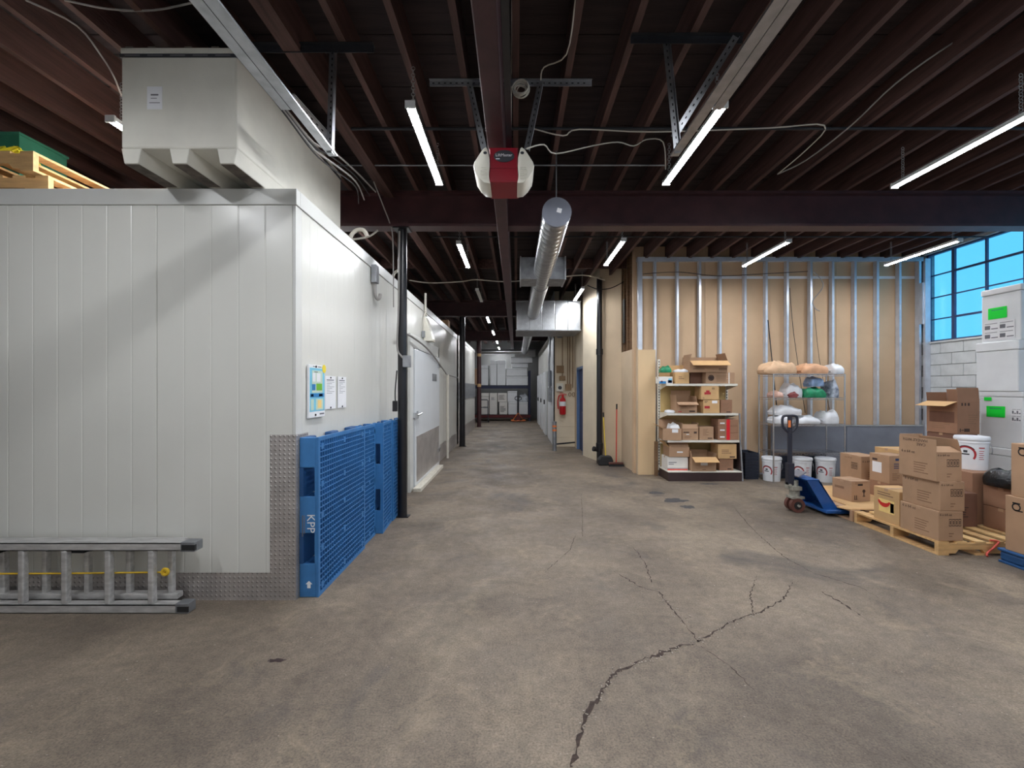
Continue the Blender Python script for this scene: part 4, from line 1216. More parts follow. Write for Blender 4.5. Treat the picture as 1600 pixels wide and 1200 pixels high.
carton('kraft carton with a white shipping label, behind the pepper carton', (4.82, 5.7, .345), (.28,.32,.365), m='kraft', prints=[('L','rect',.05,.12,.15,.14,'paper'),('L','lines',.06,.15,.1,.08,'text_grey'),('L','rect',.05,.275,.08,.03,'ink'),('F','rect',.08,.3,.1,.03,'navy'),('F','lines',.06,.2,.2,.08,'navy'),('F','lines',.04,.05,.1,.1,'ink_faint')])
carton('low kraft carton under the carton with the white shipping label', (4.82, 5.7, .144), (.28,.32,.2), m='kraft_brown')
carton('plain kraft carton behind the carton with the white shipping label', (5.2, 6.0, 0), (.34,.4,.74), m='kraft_light')

# ------------------------------------------------------------------ open carton column before the block wall
carton('plain kraft carton at the bottom of the column below the open carton', (5.62, 5.66, 0), (.27,.4,.55), m='kraft_dark')
carton('brown carton directly under the open carton by the block wall', (5.61, 5.63, .5515), (.28,.4,.445), m='kraft_dark')
carton('open kraft carton with raised flap before the painted block wall', (5.6, 5.6, 1.0), (.28,.42,.41), m='kraft_brown', flaps={'L':(200,.17),'R':(85,.16),'B':(95,.12),'F':(84,.18)}, prints=[('F','rect',.05,.36,.02,.035,'ink'),('F','rect',.09,.36,.02,.035,'ink'),('F','rect',.13,.36,.025,.035,'ink'),('F','rect',.03,.03,.012,.04,'ink'),('F','rect',.05,.045,.03,.01,'ink'),('F','rect',.085,.03,.07,.04,'ink'),('F','lines',.14,.13,.12,.13,'ink_faint'),('L','lines',.08,.06,.26,.1,'ink_faint'),('L','rect',.04,.14,.34,.14,'kraft_dark')])

# ------------------------------------------------------------------ white foam boxes at right
def foam(label, loc, dims, lid=.09, greens=(), marks=()):
    w, d, h = dims
    t = thing('foam_box', label, 'foam box', loc, -PI/2, 'white foam boxes')
    MB().box(0,0,0,w,d,h-lid).build('body', 'eps', t, bevel=.012)
    MB().box(-.006,-.006,h-lid+.004,w+.006,d+.006,h).build('lid', 'eps', t, bevel=.012)
    for g in greens:
        l_ = MB().box(g[0],-.0085,g[1],g[0]+g[2],-.0065,g[1]+g[3]).build('label', 'green_label', t)
        l_['label'] = 'bright green label'
        MB().box(g[0]+.04,-.009,g[1]+g[3]*.75,g[0]+g[2]-.04,-.0085,g[1]+g[3]*.82).build('print', 'crate_green', l_)
    for g in marks:
        l_ = MB().box(g[0],-.0085,g[1],g[0]+g[2],-.0065,g[1]+g[3]).build('label', 'paper', t)
        mb = MB()
        for i in range(2):
            for j in range(2):
                x0 = g[0]+.01+i*g[2]*.5; z0 = g[1]+.02+j*g[3]*.5
                mb.box(x0,-.009,z0,x0+g[2]*.18,-.0085,z0+g[3]*.22).box(x0+g[2]*.22,-.009,z0,x0+g[2]*.44,-.0085,z0+.012).box(x0,-.009,z0+g[3]*.3,x0+g[2]*.42,-.0085,z0+g[3]*.33)
        mb.build('print', 'text_grey', l_)['kind'] = 'stuff'
    return t
foam('white foam box lowest of the stack by the block wall, mostly behind cartons', (6.2, 5.9, .0), (.46,.62,.82), .1)
foam('white foam box with two green labels, below the plain foam box', (6.2, 5.9, .821), (.5,.62,.72), .07, greens=((.09,.39,.22,.14),(.06,.6,.09,.045)), marks=((.38,.34,.1,.17),))
foam('plain white foam box second from the top of the stack by the window', (6.18, 5.93, 1.542), (.5,.66,.64), .12)
foam('white foam box with one green label on top of the stack below the window', (6.2, 5.88, 2.183), (.46,.62,.69), .08, greens=((.09,.295,.22,.145),), marks=((.04,.03,.36,.23),))
MB_ = thing('shrink_wrap', 'folded clear plastic wrap beside the white pail', 'plastic wrap', (5.2, 5.3, 0)) if False else None

# ------------------------------------------------------------------ blue pallet with big kraft cartons at the right edge
bp_ = thing('plastic_pallet', 'blue plastic pallet lying flat under the big cartons at the right edge', 'pallet', (4.40, 2.9, 0), 0, 'blue plastic pallets')
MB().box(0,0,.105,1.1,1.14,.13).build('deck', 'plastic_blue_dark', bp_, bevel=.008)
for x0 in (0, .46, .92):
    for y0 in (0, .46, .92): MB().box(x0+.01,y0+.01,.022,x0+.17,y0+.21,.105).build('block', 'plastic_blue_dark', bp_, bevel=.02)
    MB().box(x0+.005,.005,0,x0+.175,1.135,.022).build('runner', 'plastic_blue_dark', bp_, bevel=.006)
def big_prints():
    return [('L','ring',.09,.4,.036,.024,'ink_black'),('L','rect',.06,.428,.06,.012,'ink_black'),('L','rect',.08,.365,.06,.01,'ink_black'),('L','text',.16,.375,'YA',.06,'ink_black'),('L','lines',.2,.26,.16,.05,'ink'),('L','rect',.22,.13,.02,.09,'ink_black'),('L','rect',.2,.17,.09,.014,'ink_black')]
carton('big kraft carton marked YA on the blue flat pallet, lower one at the right edge', (4.42, 3.36, .131), (.34,.63,.49), m='kraft', prints=big_prints())
carton('big kraft carton marked YA, upper one at the right edge', (4.44, 3.33, .6225), (.34,.63,.47), m='kraft', prints=big_prints())

# ------------------------------------------------------------------ pallet jack
pj = thing('pallet_jack', 'blue hand pallet jack with black upright handle, forks under the right hand pallet', 'pallet jack', (3.59, 5.69, 0))
for s in (-1, 1):
    y0 = s*.19
    wl = MB().cyl((.0,s*.05-.025,.09), (.0,s*.05+.025,.09), .09, 24).build('steer_wheel', 'poly_red', pj, smooth=True)
    MB().cyl((.0,s*.05-.03,.09), (.0,s*.05+.03,.09), .05, 16).build('wheel_hub', 'rubber', wl)
    MB().prism([(.34,.05),(.42,.085),(1.5,.085),(1.55,.05),(1.5,.04),(.34,.04)], (0,s*.195-.075,0), (1,0,0), (0,0,1), (0,.15,0)).build('fork', 'jack_blue', pj, bevel=.006)
    MB().cyl((1.4,s*.195-.04,.037), (1.4,s*.195+.04,.037), .036, 14).build('load_roller', 'poly_red', pj, smooth=True)
MB().cyl((0,-.1,.09), (0,.1,.09), .016, 10).build('axle', 'jack_cast', pj)
for y0 in (-.2, .188): MB().prism([(.03,.44),(.16,.44),(.2,.42),(.395,.085),(.32,.05),(.24,.08)], (0,y0,0), (1,0,0), (0,0,1), (0,.012,0)).build('frame_cheek', 'jack_blue', pj)
fp = MB().obox((.165,-.2,.44), (.23,0,-.355), (0,.4,0), (.012,0,.009)).build('frame_plate', 'jack_blue', pj)
MB().box(.03,-.2,.43,.17,.2,.445).build('frame_top', 'jack_blue', pj, bevel=.004)
MB().obox((.208,-.19,.393), (.084,0,-.129), (0,.1,0), (.0026,0,.002)).build('sticker', 'paper', fp)
MB().box(.22,-.27,.04,.39,.27,.08).build('heel_bar', 'jack_blue', pj, bevel=.01)
MB().lathe([(.05,.17),(.06,.2),(.06,.3),(.045,.32),(.045,.4)], 16, (0,0,0)).box(-.07,-.07,.17,.09,.07,.2).box(-.08,-.08,.28,.05,.08,.33).build('pump', 'jack_cast', pj, bevel=.004)
MB().box(-.1,-.03,.3,-.05,.03,.37).cyl((-.08,-.05,.34), (-.08,.05,.34), .02, 10).build('release_pedal', 'jack_cast', pj)
MB().obox((.0,-.09,.45), (.1,0,.06), (0,.18,0), (-.01,0,.012)).build('guard_plate', 'steel_sheet', pj)
MB().tube([(-.06,0,.36),(-.06,0,1.05)], .028, 12).box(-.1,-.035,.34,-.02,.035,.62).build('handle_shaft', 'jack_dark', pj, bevel=.003)
MB().tube([(-.06,.0,1.0),(-.06-.055,.0,1.05),(-.06-.09,.0,1.1),(-.06-.095,.0,1.19),(-.06-.07,.0,1.225),(-.06,.0,1.23),(-.06+.07,.0,1.225),(-.06+.095,.0,1.19),(-.06+.09,.0,1.1),(-.06+.055,.0,1.05),(-.06,.0,1.0)], .016, 10, 4).build('handle_loop', 'jack_dark', pj, smooth=True)
MB().box(-.085,-.012,1.04,-.035,.012,1.22).build('handle_web', 'jack_dark', pj)
MB().box(-.09,-.022,1.08,-.06,-.012,1.17).build('control_lever', 'orange', pj)
# ------------------------------------------------------------------ gondola shelf
gx, gy, gw = 2.60, 8.02, 1.23
gs = thing('gondola_shelf', 'beige gondola shelf with dark base loaded with cartons, before the stud wall', 'shelf', (gx, gy, 0))
slotm = None
for i, x0 in enumerate((-.02, gw-.02)):
    u = MB().box(x0,-.005,.1,x0+.04,.04,2.11 if i == 0 else 1.72).build('upright', 'gondola_white', gs)
    sl = MB(); z = .2
    while z < (2.08 if i == 0 else 1.68): sl.box(x0+.012,-.0065,z,x0+.028,-.005,z+.028); z += .05
    q = sl.build('slot', 'ink_black', u); q['kind'] = 'stuff'
for z0, z1 in ((.18,.7),(.705,1.16),(1.165,1.62)):
    MB().box(.02,.005,z0,gw-.02,.02,z1).build('back_panel', 'gondola_back', gs)
MB().box(.0,-.5,.0,gw+.02,-.48,.145).box(.0,-.48,0,.012,-.01,.145).box(gw+.008,-.48,0,gw+.02,-.01,.145).build('base_kick', 'gondola_dark', gs)
MB().box(-.005,-.5,.146,gw+.025,-.01,.166).build('base_deck', 'gondola_white', gs, bevel=.005)
for z, dp in ((1.648,.39),(1.138,.41),(.678,.45)):
    MB().box(.0,-dp,z-.0,gw,-.008,z+.012).box(.0,-dp-.006,z-.022,gw,-dp,z+.014).build('shelf_board', 'gondola_white', gs)
    for x0 in (.002, gw-.008):
        MB().prism([(-.008,.0),(-dp,0),(-dp,-.02),(-.008,-.1)], (x0,0,z), (0,1,0), (0,0,1), (.006,0,0)).build('bracket', 'gondola_white', gs)
MB().prism([(-.01,.17),(-.47,.17),(-.42,.676),(-.01,.676)], (gw+.012,0,0), (0,1,0), (0,0,1), (.006,0,0)).build('end_panel', 'gondola_dark', gs)
MB().tube([(gw+.035,-.5,.0),(gw+.03,-.42,.75),(gw+.03,-.4,1.15)], .014, 8).build('end_rod', 'galv_dull', gs)
B0, B1, B2, B3 = .168, .694, 1.154, 1.664
g_ = 'cartons on the gondola shelf'
c = pxc('blue and white printed box at the left end of the top gondola shelf', 1030, 1051, 588.5, 7.65, B3, .2, m='carton_white', prints=[('F','rect',.0,.0,.12,.04,'sign_blue'),('F','rect',.15,.01,.07,.05,'navy'),('F','rect',.03,.02,.03,.03,'red_print'),('F','rect',.16,.02,.06,.07,'cyan_sign')], group=g_)
bag('small green plastic bag on the blue and white printed box', (2.63, 7.78, 1.86), .2, .16, .1, 'bag_green', 12, ears=False)
c = pxc('small kraft carton with green bag on it on the top gondola shelf', 1055, 1077, 581.5, 7.66, B3, .25, m='kraft_light', prints=[('F','lines',.06,.08,.1,.06,'ink_faint')], group=g_)
bag('white and green flat bag on the small kraft carton', (2.88, 7.73, 1.862), .25, .14, .05, 'bag_white', 5, ears=False)
sheet = MB().obox((2.47,7.95,1.7), (.02,.0,.28), (.42,-.03,.02), (0,.006,0))
tag(sheet.build('cardboard_flap', 'kraft_light', loc=(.1,0,0)), 'loose kraft board standing at the back of the top gondola shelf', 'cardboard')
pxc('kraft carton in dark brown for the shaded gap of the top gondola shelf', 1078, 1096, 582.5, 7.8, B3, .2, m='kraft_dark', group=g_)  # closed box; dark brown stands in for a shaded open inside
pxc('long kraft carton with a round logo at the right end of the top gondola shelf', 1103, 1148, 582, 7.64, B3, .33, m='kraft', tape=None, prints=[('F','disc',.09,.1,.052,None,'ink'),('F','ring',.09,.1,.04,.034,'kraft_light'),('F','lines',.18,.04,.26,.11,'ink_faint'),('F','rect',.39,.0,.02,.19,'carton_white')], group=g_)
pxc('long open kraft carton on top of the gondola shelf with its flap folded out', 1078, 1137, 563.5, 7.62, 1.860, .36, m='kraft', flaps={'F':(212,.16),'R':(70,.14),'L':(75,.12),'B':(84,.08)}, prints=[('F','lines',.3,.13,.26,.03,'ink'),('F','lines',.05,.05,.3,.025,'ink'),('F','grid',.5,.035,.14,.04,'ink')], group=g_)
tag(MB().lathe([(.018,0),(.02,.01),(.02,.06),(.012,.075),(.012,.1)], 12).build('bottle', 'pail', loc=(2.955, 7.72, 1.91)), 'tiny white bottle left of the long open top carton', 'bottle') if False else None
pxc('open brown carton with lowered flap on the second gondola shelf', 1057, 1089, 628, 7.62, B2, .3, m='kraft', flaps={'F':(208,.1),'B':(86,.2),'L':(95,.12),'R':(80,.1)}, inner='kraft', prints=[('F','lines',.08,.08,.14,.05,'ink_faint'),('F','rect',.22,.02,.1,.025,'ink'),('F','rect',.03,.02,.06,.012,'red_print')], group=g_)
pxc('kraft carton with red print and white label on the second gondola shelf', 1099, 1124.5, 625, 7.62, B2, .3, m='kraft_light', prints=[('F','rect',.02,.08,.09,.045,'red_print'),('F','rect',.15,.17,.09,.045,'paper'),('F','lines',.02,.18,.06,.04,'ink')], group=g_)
pxc('kraft carton with red print stacked on the labelled one, second gondola shelf', 1096, 1123.5, 603.5, 7.615, 1.386, .3, m='kraft_light', prints=[('F','rect',.05,.09,.11,.04,'red_print'),('F','rect',.08,.13,.06,.03,'red_print'),('F','lines',.18,.18,.08,.04,'ink'),('F','lines',.02,.02,.05,.03,'ink_faint')], group=g_)
pxc('small plain brown carton at the right end of the second gondola shelf', 1126, 1144, 625, 7.66, B2, .26, m='kraft_brown', prints=[('F','lines',.03,.04,.12,.14,'ink_faint'),('F','rect',.1,.01,.07,.018,'ink')], group=g_)
bag('small pale bag at the left end of the second gondola shelf', (2.70, 7.75, B2), .16, .16, .05, 'bag_white', 31, ears=False)
c = pxc('open tilted kraft carton with papers at the left end of the third gondola shelf', 1036, 1064, 669.5, 7.57, B1, .34, rz=R(-6), m='kraft', flaps={'L':(150,.12),'B':(110,.14)}, prints=[('F','rect',.15,.13,.1,.06,'paper'),('F','lines',.16,.14,.08,.04,'text_grey')], group=g_)
bag('crumpled papers inside the open tilted carton', (2.75, 7.72, B1+.1), .2, .2, .16, 'paper', 8, ears=False, cat='paper', name='paper_stack')
pxc('open kraft carton with two raised flaps in the middle of the third gondola shelf', 1066, 1091, 670, 7.6, B1, .3, m='kraft', flaps={'L':(85,.1),'R':(92,.1),'F':(70,.08),'B':(80,.06)}, prints=[('F','rect',.02,.12,.1,.02,'ink'),('F','rect',.2,.11,.05,.035,'ink'),('F','rect',.07,.09,.05,.012,'paper'),('F','lines',.04,.03,.14,.05,'ink_faint')], group=g_)
pxc('closed plain kraft carton right of the middle on the third gondola shelf', 1093, 1115, 667, 7.6, B1, .3, m='kraft', prints=[('F','lines',.06,.08,.1,.12,'ink_faint'),('F','rect',.14,.02,.08,.018,'ink')], group=g_)
for i, nm in enumerate(('lowest', 'middle', 'topmost')):
    c = carton('flat brown box with red tape, %s of three on the third gondola shelf' % nm, (3.485, 7.6, B1+i*.1185), (.345,.3,.117), m='kraft_brown', tape=None, prints=[('F','rect',.14,.0,.06,.117,'red_tape'),('F','rect',.03,.04,.08,.022,'paper')], group='flat boxes with red tape')
pxc('white and purple printed carton at the bottom left of the gondola shelf', 1043, 1075, 714, 7.62, B0, .32, m='carton_white', prints=[('F','rect',.0,.0,.345,.025,'straw'),('F','rect',.0,.03,.345,.008,'navy'),('F','lines',.02,.1,.14,.06,'text_grey')], group=g_)
pxc('kraft carton with raised lid on the white printed carton', 1046, 1077, 699, 7.6, .404, .32, m='kraft', flaps={'F':(35,.12),'L':(130,.12),'B':(60,.07)}, prints=[('F','rect',.13,.07,.1,.022,'paper')], group=g_)
pxc('open kraft carton with big flap folded out on the base of the gondola shelf', 1081, 1119, 714, 7.53, B0, .36, m='kraft', flaps={'F':(206,.16),'L':(98,.1),'B':(85,.08),'R':(95,.06)}, prints=[('F','rect',.15,.1,.12,.07,'paper'),('F','lines',.16,.11,.09,.05,'text_grey'),('F','rect',.18,.02,.06,.015,'ink_faint')], group=g_)
pxc('small brown carton at the bottom right of the gondola shelf', 1124, 1146, 717, 7.6, B0, .28, m='kraft_brown', prints=[('F','lines',.04,.06,.16,.09,'ink_faint'),('F','rect',.14,.02,.07,.018,'ink')], group=g_)
pxc('light kraft carton stacked on the small brown carton, gondola base', 1122, 1151, 694, 7.58, .3745, .3, m='kraft_light', prints=[('F','lines',.06,.09,.18,.08,'ink_faint'),('F','rect',.2,.02,.09,.02,'ink')], group=g_)
tag(MB().box(0,0,0,.06,.03,.62).build('wood_offcut', 'wood_dark', loc=(2.51, 7.98, 0)), 'short brown wood offcut standing left of the gondola shelf', 'wood')

# ------------------------------------------------------------------ wire shelf
wx, wy, ww, wd = 4.30, 7.37, 1.19, .44
wsf = thing('wire_shelf', 'chrome wire shelf loaded with sacks, before the stud wall', 'shelf', (wx, wy, 0))
for x0 in (0, ww):
    for y0 in (0, wd): MB().cyl((x0,y0,0), (x0,y0,1.825), .0125, 12).build('upright', 'chrome', wsf, smooth=True)
WZ = (.50, .98, 1.42, 1.82)
for z in WZ:
    f = MB()
    for y0 in (0, wd): f.bar((0,y0,z), (ww,y0,z), .008, .008).bar((0,y0,z-.03), (ww,y0,z-.03), .006, .006)
    for x0 in (0, ww): f.bar((x0,0,z), (x0,wd,z), .008, .008).bar((x0,0,z-.03), (x0,wd,z-.03), .006, .006)
    n = 36
    for i in range(1, n): f.bar((ww*i/n,0,z+.004), (ww*i/n,wd,z+.004), .004, .004)
    for i in range(24): f.bar((ww*i/24,0,z-.03 if i % 2 else z), (ww*(i+1)/24,0,z if i % 2 else z-.03), .004, .004)
    q = f.build('wire_deck', 'chrome', wsf); q['kind'] = 'stuff'
def sack(label, x0, x1, z, h, y, d, m, seed, rz=0):
    a = (x0-806)/F_PX*y; b = (x1-806)/F_PX*y
    return bag(label, ((a+b)/2, y, z+.008), b-a-.045, d, h, m, seed, rz, cat='sack', name='sack')
T3, T2, T1, T0 = WZ[3], WZ[2], WZ[1], WZ[0]
sack('kraft paper sack at the left end of the wire shelf top', 1186, 1241, T3, .19, 7.55, .36, 'bag_kraft', 1)
sack('orange paper sack in the middle of the wire shelf top', 1243, 1289, T3, .16, 7.55, .36, 'bag_orange', 2)
sack('white sack at the right end of the wire shelf top', 1290, 1312, T3, .15, 7.55, .36, 'bag_white', 3)
sack('pinkish flat sack at the left end of the second wire shelf tier', 1203, 1219, T2, .1, 7.52, .34, 'bag_pink', 4)
sack('white sack left of the green one on the second wire shelf tier', 1220, 1250, T2, .22, 7.6, .3, 'bag_white', 5)
sack('small dark red packet before the white sack on the second wire shelf tier', 1231, 1247, T2, .1, 7.42, .08, 'bag_red', 6)
sack('green sack in the middle of the second wire shelf tier', 1249, 1287, T2, .16, 7.55, .3, 'bag_green', 7)
sack('pale blue clear bag lying on the green sack', 1258, 1284, T2+.185, .15, 7.6, .26, 'bag_blue', 8)
sack('dark streaked plastic bag at the right end of the second wire shelf tier', 1288, 1304, T2, .27, 7.55, .34, 'bag_dark', 9)
sack('lower white sack at the left end of the third wire shelf tier', 1203, 1234, T1, .13, 7.55, .36, 'bag_white', 10)
sack('upper white sack at the left end of the third wire shelf tier', 1203, 1248, T1+.14, .15, 7.58, .36, 'bag_white', 11)
sack('flat white sack in the middle of the third wire shelf tier', 1236, 1276, T1, .12, 7.55, .38, 'bag_white', 12)
sack('big flat white sack at the right end of the third wire shelf tier', 1277, 1304, T1, .2, 7.57, .38, 'bag_white', 13)
for (x, y, rz, lb) in ((4.38+.0, 7.6, -35, 'white pail at the left under the wire shelf'), (4.87, 7.55, -28, 'white pail in the middle under the wire shelf, behind the jack handle'), (5.25, 7.52, -33, 'white pail at the right under the wire shelf')):
    pail(lb, (x+.02, y, 0), .15, .41, R(rz))
for i in range(9):
    t = thing('black_tray', ('lowest', 'second', 'third', 'fourth', 'fifth', 'sixth', 'seventh', 'eighth', 'topmost')[i] + ' dark plastic tray in the stack between the two shelves', 'tray', (3.99, 7.68, i*.052), 0, 'stacked dark trays')
    MB().box(0,0,0,.23,.34,.008).build('base', 'tray_dark', t)
    for bb in ((0,0,.008,.23,.008,.045),(0,.332,.008,.23,.34,.045),(0,.008,.008,.008,.332,.045),(.222,.008,.008,.23,.332,.045)): MB().box(*bb).build('side', 'tray_dark', t)
    MB().box(-.008,-.008,.045,.238,0,.051).box(-.008,.34,.045,.238,.348,.051).build('rim', 'tray_dark', t)
for i, x0 in enumerate((4.62, 5.05)):
    t = thing('black_tray', ('left', 'right')[i] + ' dark crate behind the pails under the wire shelf', 'tray', (x0, 7.745, 0))
    MB().box(0,0,0,.4,.22,.44).build('body', 'tray_dark', t, bevel=.01)
    for k_ in range(6): MB().box(-.008,-.008,.05+k_*.065,.408,0,.062+k_*.065).build('rib', 'tray_dark', t)
st = thing('stainless_sheet', 'long grey stainless panel standing against the stud wall', 'metal panel', (4.62, 7.98, .0))
MB().box(0,0,.0,1.35,.03,.915).box(1.36,0,.0,2.75,.03,.915).build('sheet', 'steel_sheet', st)
MB().box(0,-.012,.9,2.75,.03,.925).build('top_edge', 'chrome', st)

# ------------------------------------------------------------------ broom, dustpan, drain pipe, fire extinguisher, bollard
bm_ = thing('broom', 'red handled push broom leaning in the corner by the drain pipe', 'broom', (2.02, 8.98, 0))
MB().tube([(.02,.0,.08),(.06,.13,1.17)], .012, 10).build('handle', 'broom_red', bm_)
MB().tube([(.06,.13,1.15),(.064,.14,1.26)], .015, 10).build('grip', 'ink_black', bm_)
MB().box(-.13,-.04,.04,.16,.03,.08).build('head', 'poly_red', bm_, bevel=.01)
MB().box(-.13,-.05,.0,.17,.04,.04).build('bristles', 'rubber', bm_)
dp = thing('dustpan', 'yellow handled upright dustpan beside the red broom', 'dustpan', (1.80, 9.14, 0))
MB().tube([(.06,.0,.16),(.03,.09,1.0)], .012, 10).build('handle', 'broom_yellow', dp)
MB().tube([(.03,.09,.98),(.028,.095,1.08)], .015, 10).build('grip', 'ink_black', dp)
MB().prism([(-.1,0),(.18,0),(.2,.1),(.16,.19),(-.04,.2),(-.11,.12)], (0,-.1,.0), (1,0,0), (0,0,1), (0,.16,0)).build('pan', 'rubber', dp, bevel=.02)
dpipe = thing('drain_pipe', 'black cast-iron drain pipe on the tan pier', 'pipe', (1.78, 9.40, 0))
MB().cyl((0,0,0), (0,0,DZ-.3), .06, 18).build('pipe', 'black_steel', dpipe, smooth=True)
for z in (.3, 2.3): MB().cyl((0,0,z), (0,0,z+.12), .075, 18).build('hub', 'black_steel', dpipe, smooth=True)
MB().cyl((0,0,.26), (-.12,-.04,.3), .045, 14).cyl((-.11,-.036,.297), (-.14,-.045,.305), .055, 14).build('cleanout', 'black_steel', dpipe, smooth=True)
fe = thing('fire_extinguisher', 'red fire extinguisher on the cream corridor wall', 'fire extinguisher', (1.26, 11.87, .88))
MB().lathe([(.07,0),(.085,.02),(.085,.36),(.07,.42),(.03,.46),(.03,.5)], 20).build('cylinder', 'ext_red', fe, smooth=True)
MB().lathe([(.0865,.23),(.0865,.35)], 20).build('label', 'paper', fe, smooth=True)
MB().box(-.03,-.02,.5,.03,.02,.54).bar((-.08,0,.58), (.1,0,.54), .03, .015).bar((-.03,0,.54), (.1,0,.52), .03, .012).build('valve', 'ext_red', fe)
MB().tube([(-.03,0,.53),(-.1,0,.5),(-.13,0,.35),(-.12,0,.15)], .016, 8, 4).build('hose', 'ext_red', fe, smooth=True)
MB().box(-.02,.085,.1,.02,.128,.5).build('bracket', 'dark_steel', fe)
bo = thing('bollard', 'grey steel bollard with orange bands before the cream wall', 'bollard', (.98, 11.2, 0))
MB().cyl((0,0,0), (0,0,.74), .055, 16).build('post', 'galv_dull', bo, smooth=True)
for z in (.5, .6): MB().lathe([(.056,0),(.056,.05)], 16, (0,0,z)).build('band', 'orange', bo)
MB().tube([(.05,0,.17),(.56,.35,.17)], .02, 8).build('guard_rail', 'dark_steel', bo)
eb = thing('electrical_panel', 'beige meter boxes with conduits above the fire extinguisher', 'electrical box', (1.1, 11.99, 1.5))
MB().box(0,-.08,0,.18,0,.22).build('meter_box', 'opener_lens', eb, bevel=.006)
MB().cyl((.09,-.09,.1),(.09,-.08,.1),.05,16).build('meter_dial', 'badge', eb)
MB().box(.24,-.06,.03,.4,0,.2).build('switch_box', 'conduit_brown', eb, bevel=.006)
MB().box(.08,-.05,.3,.24,0,.42).build('switch_box', 'conduit_brown', eb, bevel=.006)
MB().box(.0,-.04,.5,.2,0,.7).build('cover_plate', 'conduit_brown', eb, bevel=.004)
for x0, z0 in ((.16,.42),(.3,.2),(.36,.2),(.44,.1)): MB().tube([(x0,-.03,z0),(x0,-.03,2.0)], .012, 8).build('conduit', 'conduit_brown', eb)
for x0 in (.36, .46): MB().torus((x0,-.04,-.08), .055, .008, ax=(0,1,0), n=16, k=6, sx=.6).build('wire_loop', 'conduit_brown', eb)
cm = thing('wall_sensor', 'small square sensor high on the cream corridor wall', 'sensor', (1.12, 11.99, 2.95))
MB().box(0,-.05,0,.14,0,.14).build('casing', 'galv_dull', cm, bevel=.004)
MB().cyl((.07,-.06,.05),(.07,-.05,.05),.025,12).build('lens', 'ink_black', cm)
cb = thing('control_box', 'small grey control boxes on the white cladding left of the extinguisher', 'electrical box', (1.0, 12.6, 1.1))
MB().box(-.06,0,.1,.028,.5,.5).build('casing', 'galv_dull', cb, bevel=.006)
MB().box(-.05,.1,.55,.028,.6,1.0).build('casing', 'steel_sheet', cb, bevel=.006)
MB().tube([(-.03,.05,.5),(-.05,.0,1.2),(-.03,-.05,1.6),(-.03,-.05,2.6)], .03, 8, 4).build('conduit', 'galv_dull', cb)

# ------------------------------------------------------------------ far storage rack
RY = 21.5
rk = thing('pallet_rack', 'dark blue pallet rack at the far end of the corridor', 'rack', (0, RY, 0))
for x0 in (-2.3, .62): 
    for y0 in (0, 1.0): MB().box(x0,y0,0,x0+.1,y0+.08,2.45).build('upright', 'rack_navy', rk)
for z, m in ((1.58,'rack_navy'),(.16,'rack_red')):
    for y0 in (-.02, 1.0): MB().box(-2.3,y0,z,.72,y0+.05,z+.13).build('beam', m, rk)
    MB().box(-2.3,0,z+.13,.72,1.05,z+.15).build('deck', 'dark_steel', rk)
def far(label, x0, x1, ytop, z, m='eps', depth=.8, name='foam_box', dy=.05, lid=True, prints=(), cat='foam box'):
    Y = RY + dy
    a = at(x0, ytop, Y); b = at(x1, ytop, Y)
    t = thing(name, label, cat, (a.x, Y, z)); w = b.x-a.x; h = a.z-z
    MB().box(.004,0,0,w-.004,depth,h*.84 if lid else h).build('body', m, t, bevel=.015)
    if lid: MB().box(0,-.01,h*.84+.006,w,depth+.01,h).build('lid', m, t, bevel=.015)
    for p in prints: decal(t, 'F', (w,depth,h), *p)
    return t
U = 1.735
far('narrow tall white foam box first on the upper rack level', 766, 776, 563, U)
far('tall white foam box second on the upper rack level', 776.5, 790, 563, U)
far('wide white foam box lowest at the right of the upper rack level', 791, 825, 588, U)
far('wide white foam box in the middle of the right stack on the upper rack level', 791.5, 824, 575, 2.19, dy=.06)
far('wide white foam box third in the right stack of the upper rack level', 799, 825, 567.5, 2.6, dy=.06)
far('white foam box on the right stack reaching to the ceiling', 798, 832, 557.5, 2.83, dy=.06)
far('topmost white foam box of the right stack at the rack', 804, 837, 546, 3.13, dy=.05)
far('white foam box left of the two tall ones on the upper rack level', 752, 763, 571, U)
far('brown carton at the left end of the upper rack level', 741, 747, 576, U, 'kraft', name='carton', lid=False, cat='box')
Lw = .315
far('white printed box at the left of the lower rack level', 752, 764, 614, Lw, 'carton_white', name='carton', cat='box', prints=(('rect',.14,.7,.12,.12,None,'yellow') if False else ('lines',.1,.3,.2,.1,'text_grey'),))
far('tall white printed carton second on the lower rack level', 765, 777, 614, Lw, 'carton_white', name='carton', lid=False, cat='box', prints=(('lines',.08,.7,.2,.15,'text_grey'),))
far('white carton with dark print third on the lower rack level', 780, 793, 628, Lw, 'carton_white', name='carton', lid=False, cat='box', prints=(('lines',.05,.12,.3,.3,'ink_black'),))
far('white carton stacked on the dark printed carton of the lower rack level', 777.5, 792.5, 614, .93, 'carton_white', name='carton', lid=False, cat='box', prints=(('lines',.06,.1,.3,.25,'ink'),))
far('white foam box fourth on the lower rack level', 794, 808, 628, Lw)
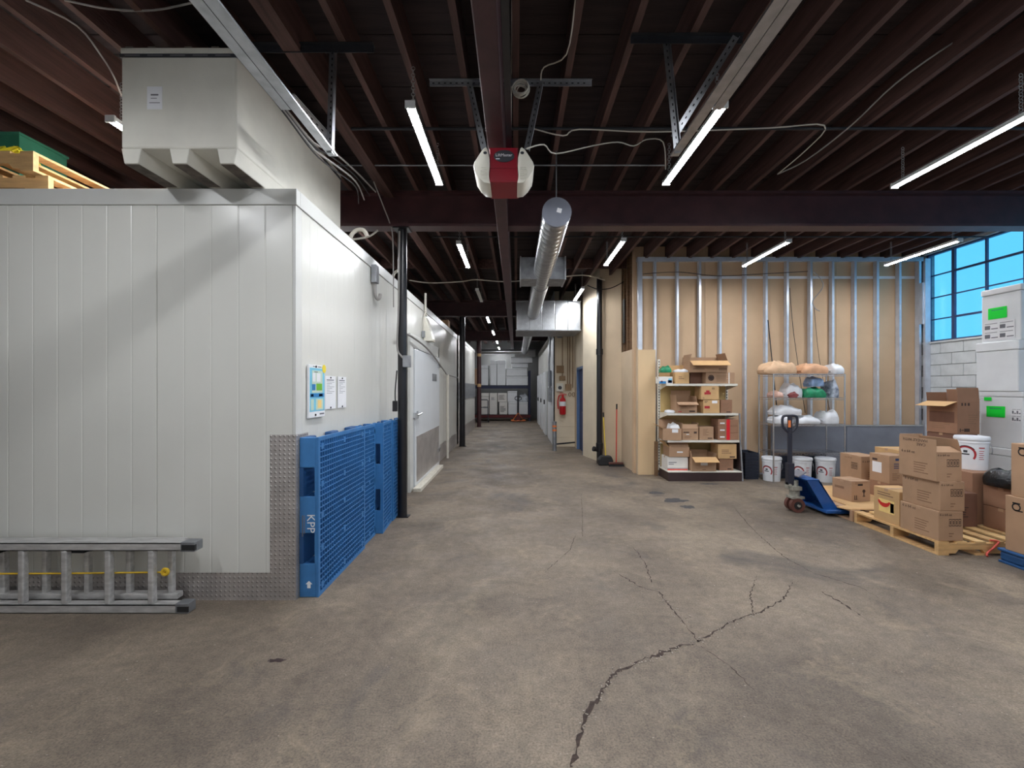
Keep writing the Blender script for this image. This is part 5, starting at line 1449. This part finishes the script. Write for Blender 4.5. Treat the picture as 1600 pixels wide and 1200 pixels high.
far('white foam box stacked fourth on the lower rack level', 793, 808, 611, .93)
far('white foam box at the right end of the lower rack level', 811, 825, 628, Lw)
t = bag('clear wrapped bundle on the right end box of the lower rack level', (at(818,628,RY+.4).x, RY+.45, .93), .48, .5, .36, 'clear_wrap', 22, ears=False, cat='plastic bag')
oj = thing('pallet_jack', 'orange hand pallet jack parked before the far rack', 'pallet jack', (.11, 20.9, 0))
MB().tube([(-.28,0,.05),(0,0,.42),(.28,0,.05),(-.28,0,.05)], .025, 8).build('frame', 'orange', oj)
MB().box(-.1,.0,.05,.1,.2,.3).build('pump', 'rack_red', oj, bevel=.01)
for s in (-1, 1): MB().box(s*.27-.08,.1,.04,s*.27+.08,.4,.08).build('fork', 'orange', oj)
MB().cyl((-.06,.1,.06),(.06,.1,.06),.06,14).build('wheel', 'rubber', oj)
MB().tube([(0,0,.4),(0,0,1.08)], .022, 8).build('handle_shaft', 'jack_dark', oj)
MB().tube([(0,0,1.02),(-.13,0,1.05),(-.15,0,1.13),(-.1,0,1.19),(.1,0,1.19),(.15,0,1.13),(.13,0,1.05),(0,0,1.02)], .02, 8, 3).build('handle_loop', 'jack_dark', oj)
ct = thing('hand_truck', 'black tubular hand truck before the left end of the far rack', 'hand truck', (-1.55, 20.6, 0))
MB().tube([(-.25,0,.05),(-.25,.0,1.0),(-.22,0,1.05),(.22,0,1.05),(.25,0,1.0),(.25,0,.05)], .022, 8).build('frame', 'jack_dark', ct)
for z in (.35, .7): MB().tube([(-.25,0,z),(.25,0,z)], .016, 8).build('crossbar', 'jack_dark', ct)
MB().box(-.26,-.2,.03,.26,.0,.045).build('toe_plate', 'jack_dark', ct)
for s in (-1, 1): MB().cyl((s*.27-.03,.05,.1),(s*.27+.03,.05,.1),.1,16).build('wheel', 'rubber', ct)
tag(MB().box(0,0,0,.16,.5,1.05).box(.02,-.01,.1,.14,0,.95).build('crate_stack', 'tray_dark', loc=(-1.78, 17.4, 0)), 'dark upright board left of the red-brown post', 'board') if False else None
